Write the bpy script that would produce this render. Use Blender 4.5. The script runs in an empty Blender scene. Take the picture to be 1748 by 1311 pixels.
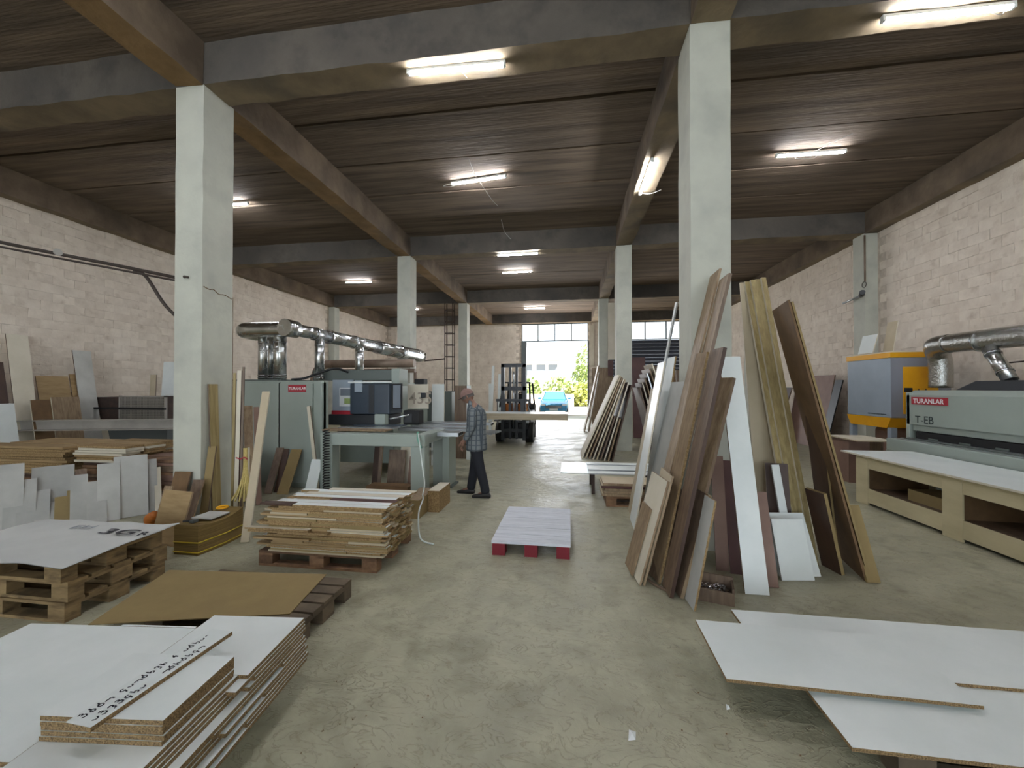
import bpy, bmesh, math, random
from mathutils import Vector, Matrix
random.seed(7)
SC = bpy.context.scene
COL = SC.collection
D = bpy.data
# ------------------------------------------------------------------ camera
cam = D.cameras.new('camera'); cam_o = D.objects.new('camera', cam); COL.objects.link(cam_o)
cam.sensor_fit = 'HORIZONTAL'; cam.sensor_width = 36.0; cam.lens = 36.0 * 680.0 / 1748.0
cam.clip_start = 0.05; cam.clip_end = 400
cam_o.location = (0, 0, 1.7)
cam_o.rotation_euler = (math.radians(90) + math.atan(6.5 / 680), 0, math.radians(8.2))
SC.camera = cam_o
# ------------------------------------------------------------------ world, sun, daylight
W = D.worlds.new('sky'); SC.world = W; W.use_nodes = True
bg = W.node_tree.nodes['Background']
bg.inputs[0].default_value = (0.80, 0.90, 1.0, 1); bg.inputs[1].default_value = 2.3
sun = D.lights.new('sun', 'SUN'); sun.energy = 24.0; sun.color = (1.0, 0.93, 0.8); sun.angle = 0.01
so = D.objects.new('sun', sun); COL.objects.link(so)
so.rotation_euler = Vector((-0.75, 0.35, -1.0)).to_track_quat('-Z', 'Y').to_euler()
def area(name, loc, aim, sx, sy, power, color):
    l = D.lights.new(name, 'AREA'); l.shape = 'RECTANGLE'; l.size = sx; l.size_y = sy
    l.energy = power; l.color = color
    o = D.objects.new(name, l); COL.objects.link(o); o.location = loc
    o.rotation_euler = Vector(aim).to_track_quat('-Z', 'Y').to_euler()
    return o
# daylight through the open gates of the rear end of the hall (behind the camera)
area('rear_gate_daylight', (-1.6, -9.6, 2.5), (0, 1, 0.0), 5.4, 4.6, 170, (0.86, 0.95, 1.0))
area('rear_right_gate_daylight', (4.7, -9.6, 2.5), (0, 1, 0.0), 4.6, 4.6, 90, (0.86, 0.95, 1.0))
area('rear_left_gate_daylight', (-8.2, -9.6, 2.5), (0, 1, 0.0), 4.6, 4.6, 90, (0.92, 0.97, 1.0))
# daylight through the front gate
area('front_gate_daylight', (-0.85, 23.55, 2.3), (0, -1, 0.45), 3.7, 4.2, 330, (0.97, 0.97, 1.0))
SC.view_settings.view_transform = 'Standard'; SC.view_settings.look = 'None'
SC.view_settings.gamma = 1.0; SC.view_settings.use_curve_mapping = False
SC.view_settings.exposure = 0.3
TUBE = 150.0
# ------------------------------------------------------------------ materials
def srgb(r, g, b):
    f = lambda v: (v / 12.92 if v <= 0.04045 else ((v + 0.055) / 1.055) ** 2.4)
    return (f(r / 255), f(g / 255), f(b / 255), 1)
def mat(name, c1, c2=None, scale=4.0, rough=0.6, metal=0.0, bump=0.0, stretch=(1, 1, 1), rnd=0.0, detail=6,
        c3=None, s3=1.0, t3=(0.55, 0.7), rough2=None, spec=None, emit=0, bscale=None, dist=0.0):
    m = D.materials.new(name); m.use_nodes = True; nt = m.node_tree; N = nt.nodes; Lk = nt.links
    b = N['Principled BSDF']; b.inputs['Roughness'].default_value = rough; b.inputs['Metallic'].default_value = metal
    if spec is not None: b.inputs['Specular IOR Level'].default_value = spec
    if emit:
        b.inputs['Emission Color'].default_value = c1; b.inputs['Emission Strength'].default_value = emit
    tc = N.new('ShaderNodeTexCoord'); mp = N.new('ShaderNodeMapping'); mp.inputs['Scale'].default_value = stretch
    Lk.new(tc.outputs['Object'], mp.inputs['Vector'])
    vec = mp.outputs['Vector']
    if rnd or True:
        oi = N.new('ShaderNodeObjectInfo'); ad = N.new('ShaderNodeVectorMath'); ad.operation = 'ADD'
        sc = N.new('ShaderNodeMath'); sc.operation = 'MULTIPLY'; sc.inputs[1].default_value = 37.0
        Lk.new(oi.outputs['Random'], sc.inputs[0]); Lk.new(vec, ad.inputs[0]); Lk.new(sc.outputs[0], ad.inputs[1])
        vec = ad.outputs[0]
    nz = N.new('ShaderNodeTexNoise'); nz.inputs['Scale'].default_value = scale; nz.inputs['Detail'].default_value = detail
    nz.inputs['Roughness'].default_value = 0.6; nz.inputs['Distortion'].default_value = dist
    Lk.new(vec, nz.inputs['Vector'])
    col = None
    if c2:
        r = N.new('ShaderNodeValToRGB'); r.color_ramp.elements[0].position = 0.35; r.color_ramp.elements[1].position = 0.65
        r.color_ramp.elements[0].color = c1; r.color_ramp.elements[1].color = c2
        Lk.new(nz.outputs['Fac'], r.inputs['Fac']); col = r.outputs['Color']
        if c3:
            n3 = N.new('ShaderNodeTexNoise'); n3.inputs['Scale'].default_value = s3; n3.inputs['Detail'].default_value = 5
            Lk.new(vec, n3.inputs['Vector'])
            r3 = N.new('ShaderNodeValToRGB'); r3.color_ramp.elements[0].position = t3[0]; r3.color_ramp.elements[1].position = t3[1]
            Lk.new(n3.outputs['Fac'], r3.inputs['Fac'])
            mx = N.new('ShaderNodeMix'); mx.data_type = 'RGBA'; Lk.new(r3.outputs['Color'], mx.inputs['Factor'])
            Lk.new(col, mx.inputs['A']); mx.inputs['B'].default_value = c3; col = mx.outputs['Result']
    if rnd:
        hs = N.new('ShaderNodeHueSaturation'); mr = N.new('ShaderNodeMapRange')
        mr.inputs['To Min'].default_value = 1 - rnd; mr.inputs['To Max'].default_value = 1 + rnd
        Lk.new(oi.outputs['Random'], mr.inputs['Value']); Lk.new(mr.outputs['Result'], hs.inputs['Value'])
        if col is None: hs.inputs['Color'].default_value = c1
        else: Lk.new(col, hs.inputs['Color'])
        col = hs.outputs['Color']
    if col is None: b.inputs['Base Color'].default_value = c1
    else: Lk.new(col, b.inputs['Base Color'])
    if rough2 is not None:
        rr = N.new('ShaderNodeMapRange'); rr.inputs['From Min'].default_value = 0.35; rr.inputs['From Max'].default_value = 0.65
        rr.inputs['To Min'].default_value = rough; rr.inputs['To Max'].default_value = rough2
        Lk.new(nz.outputs['Fac'], rr.inputs['Value']); Lk.new(rr.outputs['Result'], b.inputs['Roughness'])
    if bump:
        bp = N.new('ShaderNodeBump'); bp.inputs['Strength'].default_value = bump; bp.inputs['Distance'].default_value = 0.02
        src = nz
        if bscale:
            src = N.new('ShaderNodeTexNoise'); src.inputs['Scale'].default_value = bscale; src.inputs['Detail'].default_value = 6
            Lk.new(vec, src.inputs['Vector'])
        Lk.new(src.outputs['Fac'], bp.inputs['Height']); Lk.new(bp.outputs['Normal'], b.inputs['Normal'])
    return m
M = {}
M['ceil'] = mat('stained_slab_concrete', srgb(92, 79, 66), srgb(124, 107, 90), 1.5, 0.92, bump=0.6, stretch=(0.3, 4.5, 1), rnd=0.12,
                c3=srgb(72, 63, 54), s3=1.2, t3=(0.5, 0.8), bscale=7)
M['gap'] = mat('dark_joint', srgb(24, 20, 18), rough=1)
M['beam_side'] = mat('beam_concrete', srgb(76, 72, 68), srgb(102, 95, 87), 2.0, 0.92, bump=0.5, c3=srgb(60, 58, 57), s3=1.0, t3=(.5,.8), bscale=9)
M['beam_under'] = mat('beam_formwork_brown', srgb(106, 93, 74), srgb(130, 114, 90), 2.0, 0.9, bump=0.5, c3=srgb(90, 82, 70), s3=1.1, bscale=9)
M['beam_rust'] = mat('beam_formwork_orange', srgb(112, 88, 54), srgb(136, 108, 72), 2.0, 0.9, bump=0.5, c3=srgb(110, 92, 68), s3=1.1, bscale=9)
M['column'] = mat('painted_column', srgb(180, 181, 170), srgb(194, 195, 182), 1.1, 0.7, bump=0.2, c3=srgb(166, 167, 158), s3=2.6, t3=(0.5, 0.85), bscale=20)
M['block'] = mat('whitewashed_block', srgb(216, 203, 188), srgb(234, 223, 209), 2.6, 0.9, bump=0.5, rnd=0.03, c3=srgb(198, 182, 165), s3=5, t3=(0.58, 0.8), bscale=22)
M['mortar'] = mat('mortar_joint', srgb(186, 172, 157), srgb(214, 202, 187), 6, 0.95, bump=0.6)
M['floor'] = mat('dusty_concrete_floor', srgb(154, 151, 130), srgb(174, 171, 148), 1.4, 0.36, spec=0.3, bump=0.6, c3=srgb(142, 139, 118), s3=5.0, t3=(0.5, 0.75), rough2=0.55, bscale=12, dist=1.5, detail=9)
def floor_marks():
    m = M['floor']; nt = m.node_tree; N = nt.nodes; Lk = nt.links; b = N['Principled BSDF']
    tc = N.new('ShaderNodeTexCoord'); mp = N.new('ShaderNodeMapping'); mp.inputs['Rotation'].default_value = (0, 0, .9); mp.inputs['Scale'].default_value = (1, 2.2, 1)
    Lk.new(tc.outputs['Object'], mp.inputs['Vector'])
    nz = N.new('ShaderNodeTexNoise'); nz.inputs['Scale'].default_value = 3.4; nz.inputs['Detail'].default_value = 3; nz.inputs['Distortion'].default_value = 2.6
    Lk.new(mp.outputs['Vector'], nz.inputs['Vector'])
    r = N.new('ShaderNodeValToRGB'); e = r.color_ramp.elements; e[0].position = .47; e[0].color = (0, 0, 0, 1); e[1].position = .53; e[1].color = (0, 0, 0, 1)
    k = r.color_ramp.elements.new(.5); k.color = (1, 1, 1, 1)
    Lk.new(nz.outputs['Fac'], r.inputs['Fac'])
    old = b.inputs['Base Color'].links[0].from_socket
    mx = N.new('ShaderNodeMix'); mx.data_type = 'RGBA'; sc = N.new('ShaderNodeMath'); sc.operation = 'MULTIPLY'; sc.inputs[1].default_value = .35
    Lk.new(r.outputs['Color'], sc.inputs[0]); Lk.new(sc.outputs[0], mx.inputs['Factor']); Lk.new(old, mx.inputs['A']); mx.inputs['B'].default_value = srgb(118, 108, 82)
    Lk.new(mx.outputs['Result'], b.inputs['Base Color'])
    bo = b.inputs['Normal'].links[0].from_node; b2 = N.new('ShaderNodeBump'); b2.inputs['Strength'].default_value = .35; b2.inputs['Distance'].default_value = .012
    Lk.new(r.outputs['Color'], b2.inputs['Height']); Lk.new(bo.outputs['Normal'], b2.inputs['Normal']); Lk.new(b2.outputs['Normal'], b.inputs['Normal'])
floor_marks()
M['beam_warm_lit'] = mat('warm_lit_beam_concrete', srgb(98, 84, 70), srgb(124, 108, 90), 2.0, 0.92, bump=0.6, c3=srgb(72, 65, 58), s3=1.1, t3=(.5, .8), bscale=9)  # beam concrete with the warm light on the lengthwise beams put into its colour
M['white'] = mat('white_melamine', srgb(218, 224, 222), srgb(226, 231, 229), 3, 0.38, rnd=0.02)
M['chip'] = mat('chipboard_edge', srgb(92, 73, 48), srgb(158, 131, 92), 160, 0.9, bump=0.4, detail=2)
M['chip_l'] = mat('light_chipboard', srgb(128, 102, 66), srgb(166, 140, 100), 60, 0.85, rnd=0.12, detail=3)
M['mdf'] = mat('brown_mdf', srgb(140, 120, 80), srgb(148, 128, 86), 5, 0.75, rnd=0.03)
M['mdf_d'] = mat('dark_mdf', srgb(104, 80, 54), srgb(120, 92, 62), 6, 0.75, rnd=0.08)
M['ply'] = mat('plywood', srgb(148, 122, 84), srgb(170, 144, 104), 3, 0.7, stretch=(1, 1, 6), rnd=0.08)
M['oak'] = mat('oak_laminate', srgb(126, 104, 80), srgb(158, 136, 108), 5, 0.55, stretch=(5, 5, 0.5), rnd=0.08)
M['walnut'] = mat('walnut_laminate', srgb(94, 76, 62), srgb(122, 102, 84), 5, 0.5, stretch=(5, 5, 0.5), rnd=0.08)
M['olive'] = mat('olive_oak_strip', srgb(138, 120, 78), srgb(170, 152, 106), 5, 0.6, stretch=(6, 6, 0.4), rnd=0.1)
M['cream'] = mat('cream_board', srgb(206, 198, 178), srgb(216, 208, 190), 3, 0.6, rnd=0.03)
M['beige'] = mat('beige_board', srgb(178, 164, 138), srgb(190, 176, 150), 3, 0.65, rnd=0.05)
M['maroon'] = mat('maroon_board', srgb(74, 42, 40), srgb(88, 52, 48), 3, 0.5)
M['darkbrown'] = mat('dark_brown_board', srgb(62, 42, 34), srgb(76, 54, 42), 4, 0.5, stretch=(3, 3, .5))
M['pinkbrown'] = mat('pink_brown_board', srgb(126, 98, 86), srgb(140, 112, 98), 3, 0.6)
M['greyboard'] = mat('grey_white_board', srgb(168, 168, 163), srgb(188, 188, 183), 2, 0.6, rnd=0.12)
M['pallet'] = mat('pallet_wood', srgb(106, 86, 58), srgb(150, 126, 88), 4, 0.85, bump=0.3, stretch=(1, 1, 3), rnd=0.12, c3=srgb(92, 76, 54), s3=6)
M['pallet_d'] = mat('dark_pallet_wood', srgb(80, 70, 58), srgb(112, 98, 80), 4, 0.85, bump=0.3, rnd=0.12)
M['sawn'] = mat('old_sawn_wood', srgb(98, 72, 54), srgb(142, 110, 82), 6, 0.85, bump=0.3, rnd=0.2)
M['grey'] = mat('machine_grey_green', srgb(150, 160, 152), srgb(156, 166, 158), 2, 0.42, rnd=0.02)
M['grey_d'] = mat('machine_dark_grey', srgb(96, 104, 100), rough=0.45)
M['navy'] = mat('navy_enamel', srgb(52, 62, 74), srgb(60, 70, 82), 2, 0.35)
M['black'] = mat('black_rubber', srgb(24, 24, 26), rough=0.6)
M['char'] = mat('charcoal_plastic', srgb(46, 48, 52), rough=0.45)
M['alu'] = mat('aluminium_profile', srgb(186, 190, 194), rough=0.3, metal=0.9)
M['galv'] = mat('galvanised_duct', srgb(186, 188, 186), srgb(216, 218, 216), 3, 0.2, metal=1.0, rough2=0.3)
M['flex'] = mat('foil_flex_duct', srgb(196, 196, 192), rough=0.25, metal=1.0, bump=0.5, bscale=30)
M['brownduct'] = mat('dull_brown_pipe', srgb(122, 104, 90), srgb(146, 128, 112), 3, 0.5, metal=0.3)
M['red'] = mat('red_name_plate', srgb(170, 44, 58), rough=0.4)
M['textw'] = mat('white_lettering', srgb(236, 232, 232), rough=0.5)
M['textd'] = mat('dark_lettering', srgb(44, 56, 58), rough=0.5)
M['ink'] = mat('black_ink', srgb(28, 28, 40), rough=0.6)
M['yellow'] = mat('collector_yellow', srgb(236, 172, 20), srgb(226, 160, 16), 3, 0.45)
M['collgrey'] = mat('collector_grey', srgb(150, 162, 174), srgb(160, 172, 184), 2, 0.45)
M['collside'] = mat('collector_side_grey', srgb(140, 142, 152), rough=0.5)
M['glass'] = mat('tinted_glass', srgb(50, 130, 200), rough=0.06, spec=0.8)
M['carblue'] = mat('car_paint_blue', srgb(60, 130, 170), rough=0.2, metal=0.3)
M['chrome'] = mat('chrome', srgb(200, 200, 204), rough=0.12, metal=1)
M['skin'] = mat('skin', srgb(138, 104, 88), rough=0.6)
M['cap'] = mat('reddish_cap', srgb(128, 100, 94), srgb(140, 112, 104), 30, 0.9)
M['trousers'] = mat('dark_trousers', srgb(28, 30, 38), rough=0.85)
M['shoe'] = mat('dark_shoe_leather', srgb(40, 38, 38), rough=0.5)
M['hair'] = mat('grey_hair', srgb(92, 86, 82), rough=0.9)
M['steel'] = mat('painted_steel_beam', srgb(146, 141, 134), srgb(164, 158, 150), 3, 0.5)
M['rust'] = mat('rusty_dark_steel', srgb(56, 44, 40), srgb(74, 56, 48), 8, 0.7)
M['cable'] = mat('dark_cable', srgb(58, 48, 42), rough=0.6)
M['wire'] = mat('white_wire', srgb(190, 186, 180), rough=0.6)
M['strap'] = mat('yellow_strap', srgb(196, 172, 40), rough=0.5)
M['rope'] = mat('straw_yellow_rope', srgb(196, 178, 116), srgb(176, 156, 92), 40, 0.9, bump=0.4)
M['redpallet'] = mat('red_painted_block', srgb(118, 18, 34), rough=0.6)
M['paperwhite'] = mat('white_cardboard', srgb(190, 192, 190), srgb(202, 203, 200), 2, 0.7)
M['foil'] = mat('pale_plastic_film', srgb(206, 216, 212), rough=0.25)
M['green'] = mat('green_tape', srgb(110, 170, 150), rough=0.4)
M['asphalt'] = mat('pale_yard_ground', srgb(150, 140, 122), srgb(176, 166, 148), .6, 0.9, stretch=(.3, 1.5, 1))
M['housewall'] = mat('white_house_wall', srgb(216, 212, 204), rough=0.9)
M['shade'] = mat('grey_shutter', srgb(120, 128, 138), rough=0.7)
M['leaf'] = mat('green_leaves', srgb(120, 140, 84), srgb(160, 176, 110), 6, 0.8)
M['leafy'] = mat('yellow_green_leaves', srgb(150, 158, 84), srgb(180, 186, 110), 6, 0.8)
M['bark'] = mat('bark', srgb(84, 70, 56), rough=0.9)
M['frame'] = mat('grey_steel_frame', srgb(86, 92, 92), rough=0.5)
M['shutter'] = mat('dark_roller_shutter', srgb(74, 80, 94), rough=0.6)
M['tube'] = mat('lit_tube', srgb(246, 249, 255), emit=TUBE)
M['fixture'] = mat('white_fixture', srgb(220, 224, 224), rough=0.5)
M['orange'] = mat('orange_enamel', srgb(190, 110, 40), rough=0.5)
M['lamp'] = mat('headlamp_glass', srgb(235, 240, 245), rough=0.1)
def plaid():
    m = D.materials.new('plaid_shirt_cloth'); m.use_nodes = True; nt = m.node_tree; N = nt.nodes; Lk = nt.links
    b = N['Principled BSDF']; b.inputs['Roughness'].default_value = 0.9
    tc = N.new('ShaderNodeTexCoord'); prev = None
    for ax, sc in (('X', 9.0), ('Z', 9.0), ('Y', 7.0)):
        w = N.new('ShaderNodeTexWave'); w.bands_direction = ax; w.inputs['Scale'].default_value = sc / 2.2
        w.inputs['Distortion'].default_value = 0.4
        Lk.new(tc.outputs['Object'], w.inputs['Vector'])
        r = N.new('ShaderNodeValToRGB'); r.color_ramp.elements[0].position = 0.8; r.color_ramp.elements[1].position = 0.98
        Lk.new(w.outputs['Fac'], r.inputs['Fac'])
        mx = N.new('ShaderNodeMix'); mx.data_type = 'RGBA'; Lk.new(r.outputs['Color'], mx.inputs['Factor'])
        if prev is None: mx.inputs['A'].default_value = srgb(116, 122, 124)
        else: Lk.new(prev, mx.inputs['A'])
        mx.inputs['B'].default_value = srgb(70, 78, 86) if ax != 'Z' else srgb(78, 86, 94)
        prev = mx.outputs['Result']
    Lk.new(prev, b.inputs['Base Color']); return m
M['plaid'] = plaid()
# ------------------------------------------------------------------ helpers
WL = {}            # world location of every parent
def tag(o, label=None, cat=None, group=None, kind=None):
    if label: o['label'] = label
    if cat: o['category'] = cat
    if group: o['group'] = group
    if kind: o['kind'] = kind
    return o
def thing(name, loc, label, cat, group=None, kind=None):
    o = D.objects.new(name, None); COL.objects.link(o); o.location = loc; o.empty_display_size = 0.1
    WL[o] = Vector(loc)
    return tag(o, label, cat, group, kind)
def link(name, me, origin, parent=None):
    o = D.objects.new(name, me); COL.objects.link(o)
    o.location = Vector(origin) - (WL[parent] if parent else Vector((0, 0, 0)))
    if parent: o.parent = parent
    WL[o] = Vector(origin)
    return o
def mk(name, V, Fc, mats, idx=None, parent=None, smooth=False, org=None):
    V = [Vector(v) for v in V]
    if org is None:
        lo = [min(v[i] for v in V) for i in range(3)]; hi = [max(v[i] for v in V) for i in range(3)]
        org = Vector(((lo[0] + hi[0]) / 2, (lo[1] + hi[1]) / 2, lo[2]))
    org = Vector(org)
    me = D.meshes.new(name); me.from_pydata([v - org for v in V], [], Fc)
    if not isinstance(mats, (list, tuple)): mats = [mats]
    for m in mats: me.materials.append(M[m] if isinstance(m, str) else m)
    if idx:
        for p, i in zip(me.polygons, idx): p.material_index = i
    if smooth:
        for p in me.polygons: p.use_smooth = True
    me.update()
    return link(name, me, org, parent)
BF = [(0, 3, 2, 1), (4, 5, 6, 7), (0, 1, 5, 4), (2, 3, 7, 6), (1, 2, 6, 5), (3, 0, 4, 7)]   # bottom top -Y +Y +X -X
def bv(x0, x1, y0, y1, z0, z1):
    return [(x0, y0, z0), (x1, y0, z0), (x1, y1, z0), (x0, y1, z0), (x0, y0, z1), (x1, y0, z1), (x1, y1, z1), (x0, y1, z1)]
def box(name, x0, x1, y0, y1, z0, z1, m, parent=None, bevel=0.0, idx=None):
    o = mk(name, bv(x0, x1, y0, y1, z0, z1), BF, m, idx, parent)
    if bevel:
        b = o.modifiers.new('bevel', 'BEVEL'); b.width = bevel; b.segments = 2; b.limit_method = 'ANGLE'
    return o
class MB:
    def __init__(s): s.V = []; s.F = []; s.I = []
    def box(s, x0, x1, y0, y1, z0, z1, i=0):
        n = len(s.V); s.V += bv(x0, x1, y0, y1, z0, z1); s.F += [tuple(n + k for k in f) for f in BF]; s.I += [i] * 6; return s
    def add(s, V, Fc, i=0):
        n = len(s.V); s.V += [tuple(v) for v in V]; s.F += [tuple(n + k for k in f) for f in Fc]; s.I += [i] * len(Fc); return s
    def tube(s, p, q, r, n=12, r2=None, i=0, caps=True):
        p = Vector(p); q = Vector(q); r2 = r if r2 is None else r2
        d = (q - p).normalized(); a = d.orthogonal().normalized(); b = d.cross(a)
        V = [p + (a * math.cos(t) + b * math.sin(t)) * r for t in [2 * math.pi * k / n for k in range(n)]]
        V += [q + (a * math.cos(t) + b * math.sin(t)) * r2 for t in [2 * math.pi * k / n for k in range(n)]]
        Fc = [(k, (k + 1) % n, n + (k + 1) % n, n + k) for k in range(n)]
        if caps: Fc += [tuple(range(n - 1, -1, -1)), tuple(range(n, 2 * n))]
        return s.add(V, Fc, i)
    def mk(s, name, m, parent=None, smooth=False, org=None):
        return mk(name, s.V, s.F, m, s.I, parent, smooth, org)
def tube(name, p, q, r, m, parent=None, n=16, r2=None):
    o = MB().tube(p, q, r, n, r2).mk(name, m, parent)
    for f in o.data.polygons: f.use_smooth = len(f.vertices) == 4
    return o
def curve(name, pts, r, m, parent=None, smooth=True, res=6):
    """a bent pipe or cable as a real mesh swept along the points"""
    P = [Vector(p) for p in pts]
    if smooth and len(P) > 2:
        Q = []
        for i in range(len(P) - 1):
            p0 = P[max(i - 1, 0)]; p1 = P[i]; p2 = P[i + 1]; p3 = P[min(i + 2, len(P) - 1)]
            for k in range(res):
                t = k / res
                Q.append(0.5 * ((2 * p1) + (p2 - p0) * t + (2 * p0 - 5 * p1 + 4 * p2 - p3) * t * t + (3 * p1 - p0 - 3 * p2 + p3) * t ** 3))
        Q.append(P[-1]); P = Q
    n = 8 if (not callable(r) and r < 0.05) else 20
    V = []; Fc = []; a = None
    for i, p in enumerate(P):
        d = (P[min(i + 1, len(P) - 1)] - P[max(i - 1, 0)]).normalized()
        if a is None: a = d.orthogonal().normalized()
        a = (a - d * a.dot(d)).normalized(); b = d.cross(a)
        rr = r(i / (len(P) - 1)) if callable(r) else r
        V += [p + (a * math.cos(t) + b * math.sin(t)) * rr for t in [2 * math.pi * k / n for k in range(n)]]
    for i in range(len(P) - 1):
        Fc += [(i * n + k, i * n + (k + 1) % n, (i + 1) * n + (k + 1) % n, (i + 1) * n + k) for k in range(n)]
    Fc += [tuple(range(n - 1, -1, -1)), tuple((len(P) - 1) * n + k for k in range(n))]
    return mk(name, V, Fc, m, None, parent, True)
def rough_box(name, x0, x1, y0, y1, z0, z1, mats, parent=None, jit=0.008, step=0.35, under=1):
    """cast-concrete member: subdivided along its long axis, corners wander a little; mats = (side, underside)"""
    L = [x1 - x0, y1 - y0, z1 - z0]; ax = L.index(max(L)); n = max(2, int(L[ax] / step))
    V = []; Fc = []; I = []
    rv = random.Random(hash((round(x0 * 7), round(y0 * 7), round(z0 * 7))) & 0xffff)
    c = {0: [(y0, z0), (y1, z0), (y1, z1), (y0, z1)], 1: [(x0, z0), (x1, z0), (x1, z1), (x0, z1)], 2: [(x0, y0), (x1, y0), (x1, y1), (x0, y1)]}[ax]
    lo = [x0, y0, z0][ax]
    for i in range(n + 1):
        t = lo + L[ax] * i / n
        for a, b in c:
            a += rv.uniform(-jit, jit); b += rv.uniform(-jit, jit)
            V.append({0: (t, a, b), 1: (a, t, b), 2: (a, b, t)}[ax])
    for i in range(n):
        for k in range(4):
            f = (i * 4 + k, i * 4 + (k + 1) % 4, i * 4 + 4 + (k + 1) % 4, i * 4 + 4 + k)
            if ax == 1: f = f[::-1]
            Fc.append(f); I.append(under if (k == 0 and ax != 2) else 0)
    Fc += [(3, 2, 1, 0), (n * 4, n * 4 + 1, n * 4 + 2, n * 4 + 3)]; I += [0, 0]
    return mk(name, V, Fc, mats, I, parent)
def text(name, s, size, m, loc, rot, parent, depth=0.002, align='LEFT', bold=0.0):
    cu = D.curves.new('tmp', 'FONT'); cu.body = s; cu.size = size; cu.extrude = depth; cu.align_x = align; cu.offset = bold
    cu.resolution_u = 3
    t = D.objects.new('tmp', cu); COL.objects.link(t); bpy.context.view_layer.update()
    me = D.meshes.new_from_object(t.evaluated_get(bpy.context.evaluated_depsgraph_get()))
    D.objects.remove(t); me.name = name; me.materials.clear(); me.materials.append(M[m])
    o = link(name, me, loc, parent); o.rotation_euler = rot
    return o
def board(name, A, w, T, t, face, edge, label=None, cat='board', group=None, parent=None, off=0.0, side=None):
    """A rectangular board: near bottom corner A on the floor, bottom edge vector w, the corner T above A, thickness t behind."""
    A = Vector(A if len(A) == 3 else (A[0], A[1], 0)); w = Vector(w if len(w) == 3 else (w[0], w[1], 0)); h = Vector(T) - A
    h = h - w * (h.dot(w) / w.dot(w))
    n = w.cross(h).normalized()
    if n.dot(Vector((0, 0, 1.7)) - A) < 0: n = -n
    if side: n = n * side
    lift = Vector((0, 0, max(0, n.z * t) + 0.001))
    A = A + n * off + lift
    V = [A, A + w, A + w + h, A + h]; V = V + [v - n * t for v in V]
    Fc = [(0, 1, 2, 3), (7, 6, 5, 4), (0, 4, 5, 1), (1, 5, 6, 2), (2, 6, 7, 3), (3, 7, 4, 0)]
    if w.cross(h).dot(n) < 0: Fc = [f[::-1] for f in Fc]
    o = mk(name, V, Fc, [face, edge], [0, 0, 1, 1, 1, 1], parent)
    if label: tag(o, label, cat, group)
    return o
def slab(name, x0, x1, y0, y1, z0, z1, face, edge, label=None, cat='board', group=None, parent=None, rot=0):
    """a sheet lying flat: faces get one material, its four edges another"""
    o = mk(name, bv(x0, x1, y0, y1, z0, z1), BF, [face, edge], [0, 0, 1, 1, 1, 1], parent)
    if rot: o.rotation_euler.z = rot
    if label: tag(o, label, cat, group)
    return o
def copy_tree(o, parent=None, loc=None):
    c = o.copy(); COL.objects.link(c)
    if parent: c.parent = parent
    if loc is not None: c.location = loc
    for ch in list(o.children): copy_tree(ch, c)
    return c
ORD = ['topmost', 'second', 'third', 'fourth', 'fifth', 'sixth', 'seventh', 'eighth', 'ninth', 'tenth', 'eleventh', 'twelfth', 'thirteenth', 'fourteenth']
# ================================================================== THE HALL
XL0, XL1 = -5.0, -4.6         # left column row
XR0, XR1 = 1.27, 1.67         # right column row
WX0, WX1 = -11.4, 7.6         # side walls
YC = [-8.85, -2.2, 4.42, 11.08, 17.6]
ZB, ZS, YE = 5.56, 6.1, 23.9
floor = box('floor', WX0 - .3, WX1 + .3, -9.9, 24.1, -0.2, 0.0, 'floor'); floor['kind'] = 'structure'
ceil = box('ceiling', WX0 - .3, WX1 + .3, -9.9, 24.1, ZS + 0.16, ZS + 0.4, 'gap'); ceil['kind'] = 'structure'
bays = [(WX0 + .25, XL0), (XL1, XR0), (XR1, WX1 - .25)]
yb = YC + [YE]
vr = random.Random(3)
for bi, (a, b) in enumerate(bays):
    for j in range(1, 5):
        y0 = yb[j] + (0.4 if j < 5 else 0); y1 = yb[j + 1]
        n = 5; w = (y1 - y0) / n
        for k in range(n):
            dz = vr.uniform(-0.02, 0.02)
            x0, x1 = a - .05, b + .05; ya = y0 + k * w + (0.022 if k else -0.05); ybk = y0 + (k + 1) * w - (0.022 if k < n - 1 else -0.05)
            nx = 10; V = []; Fc = []
            for i in range(nx + 1):
                x = x0 + (x1 - x0) * i / nx; e0 = vr.uniform(-.012, .012); e1 = vr.uniform(-.012, .012)
                V += [(x, ya + e0, ZS + dz), (x, ybk + e1, ZS + dz), (x, ybk, ZS + .15), (x, ya, ZS + .15)]
            for i in range(nx):
                q = i * 4
                for s in range(4): Fc.append((q + s, q + 4 + s, q + 4 + (s + 1) % 4, q + (s + 1) % 4)[::-1])
            Fc += [(3, 2, 1, 0)[::-1], tuple(nx * 4 + s for s in range(4))[::-1]]
            mk('ceiling_panel', V, Fc, 'ceil', None, ceil)
def beam(x0, x1, y0, y1, z0=ZB, z1=ZS + .02, u='beam_under', sd='beam_side'):
    o = rough_box('ceiling_beam', x0, x1, y0, y1, z0, z1, [sd, u], jit=.012); o['kind'] = 'structure'; return o
for j, y in enumerate(YC):
    if y < -5: continue
    for (a, b) in [(WX0, XL0), (XL1, XR0), (XR1, WX1)]: beam(a, b, y, y + .4)
for a, b in [(WX0, XL0), (XL1, XR0), (XR1, WX1)]: beam(a, b, YE - .35, YE)
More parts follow.
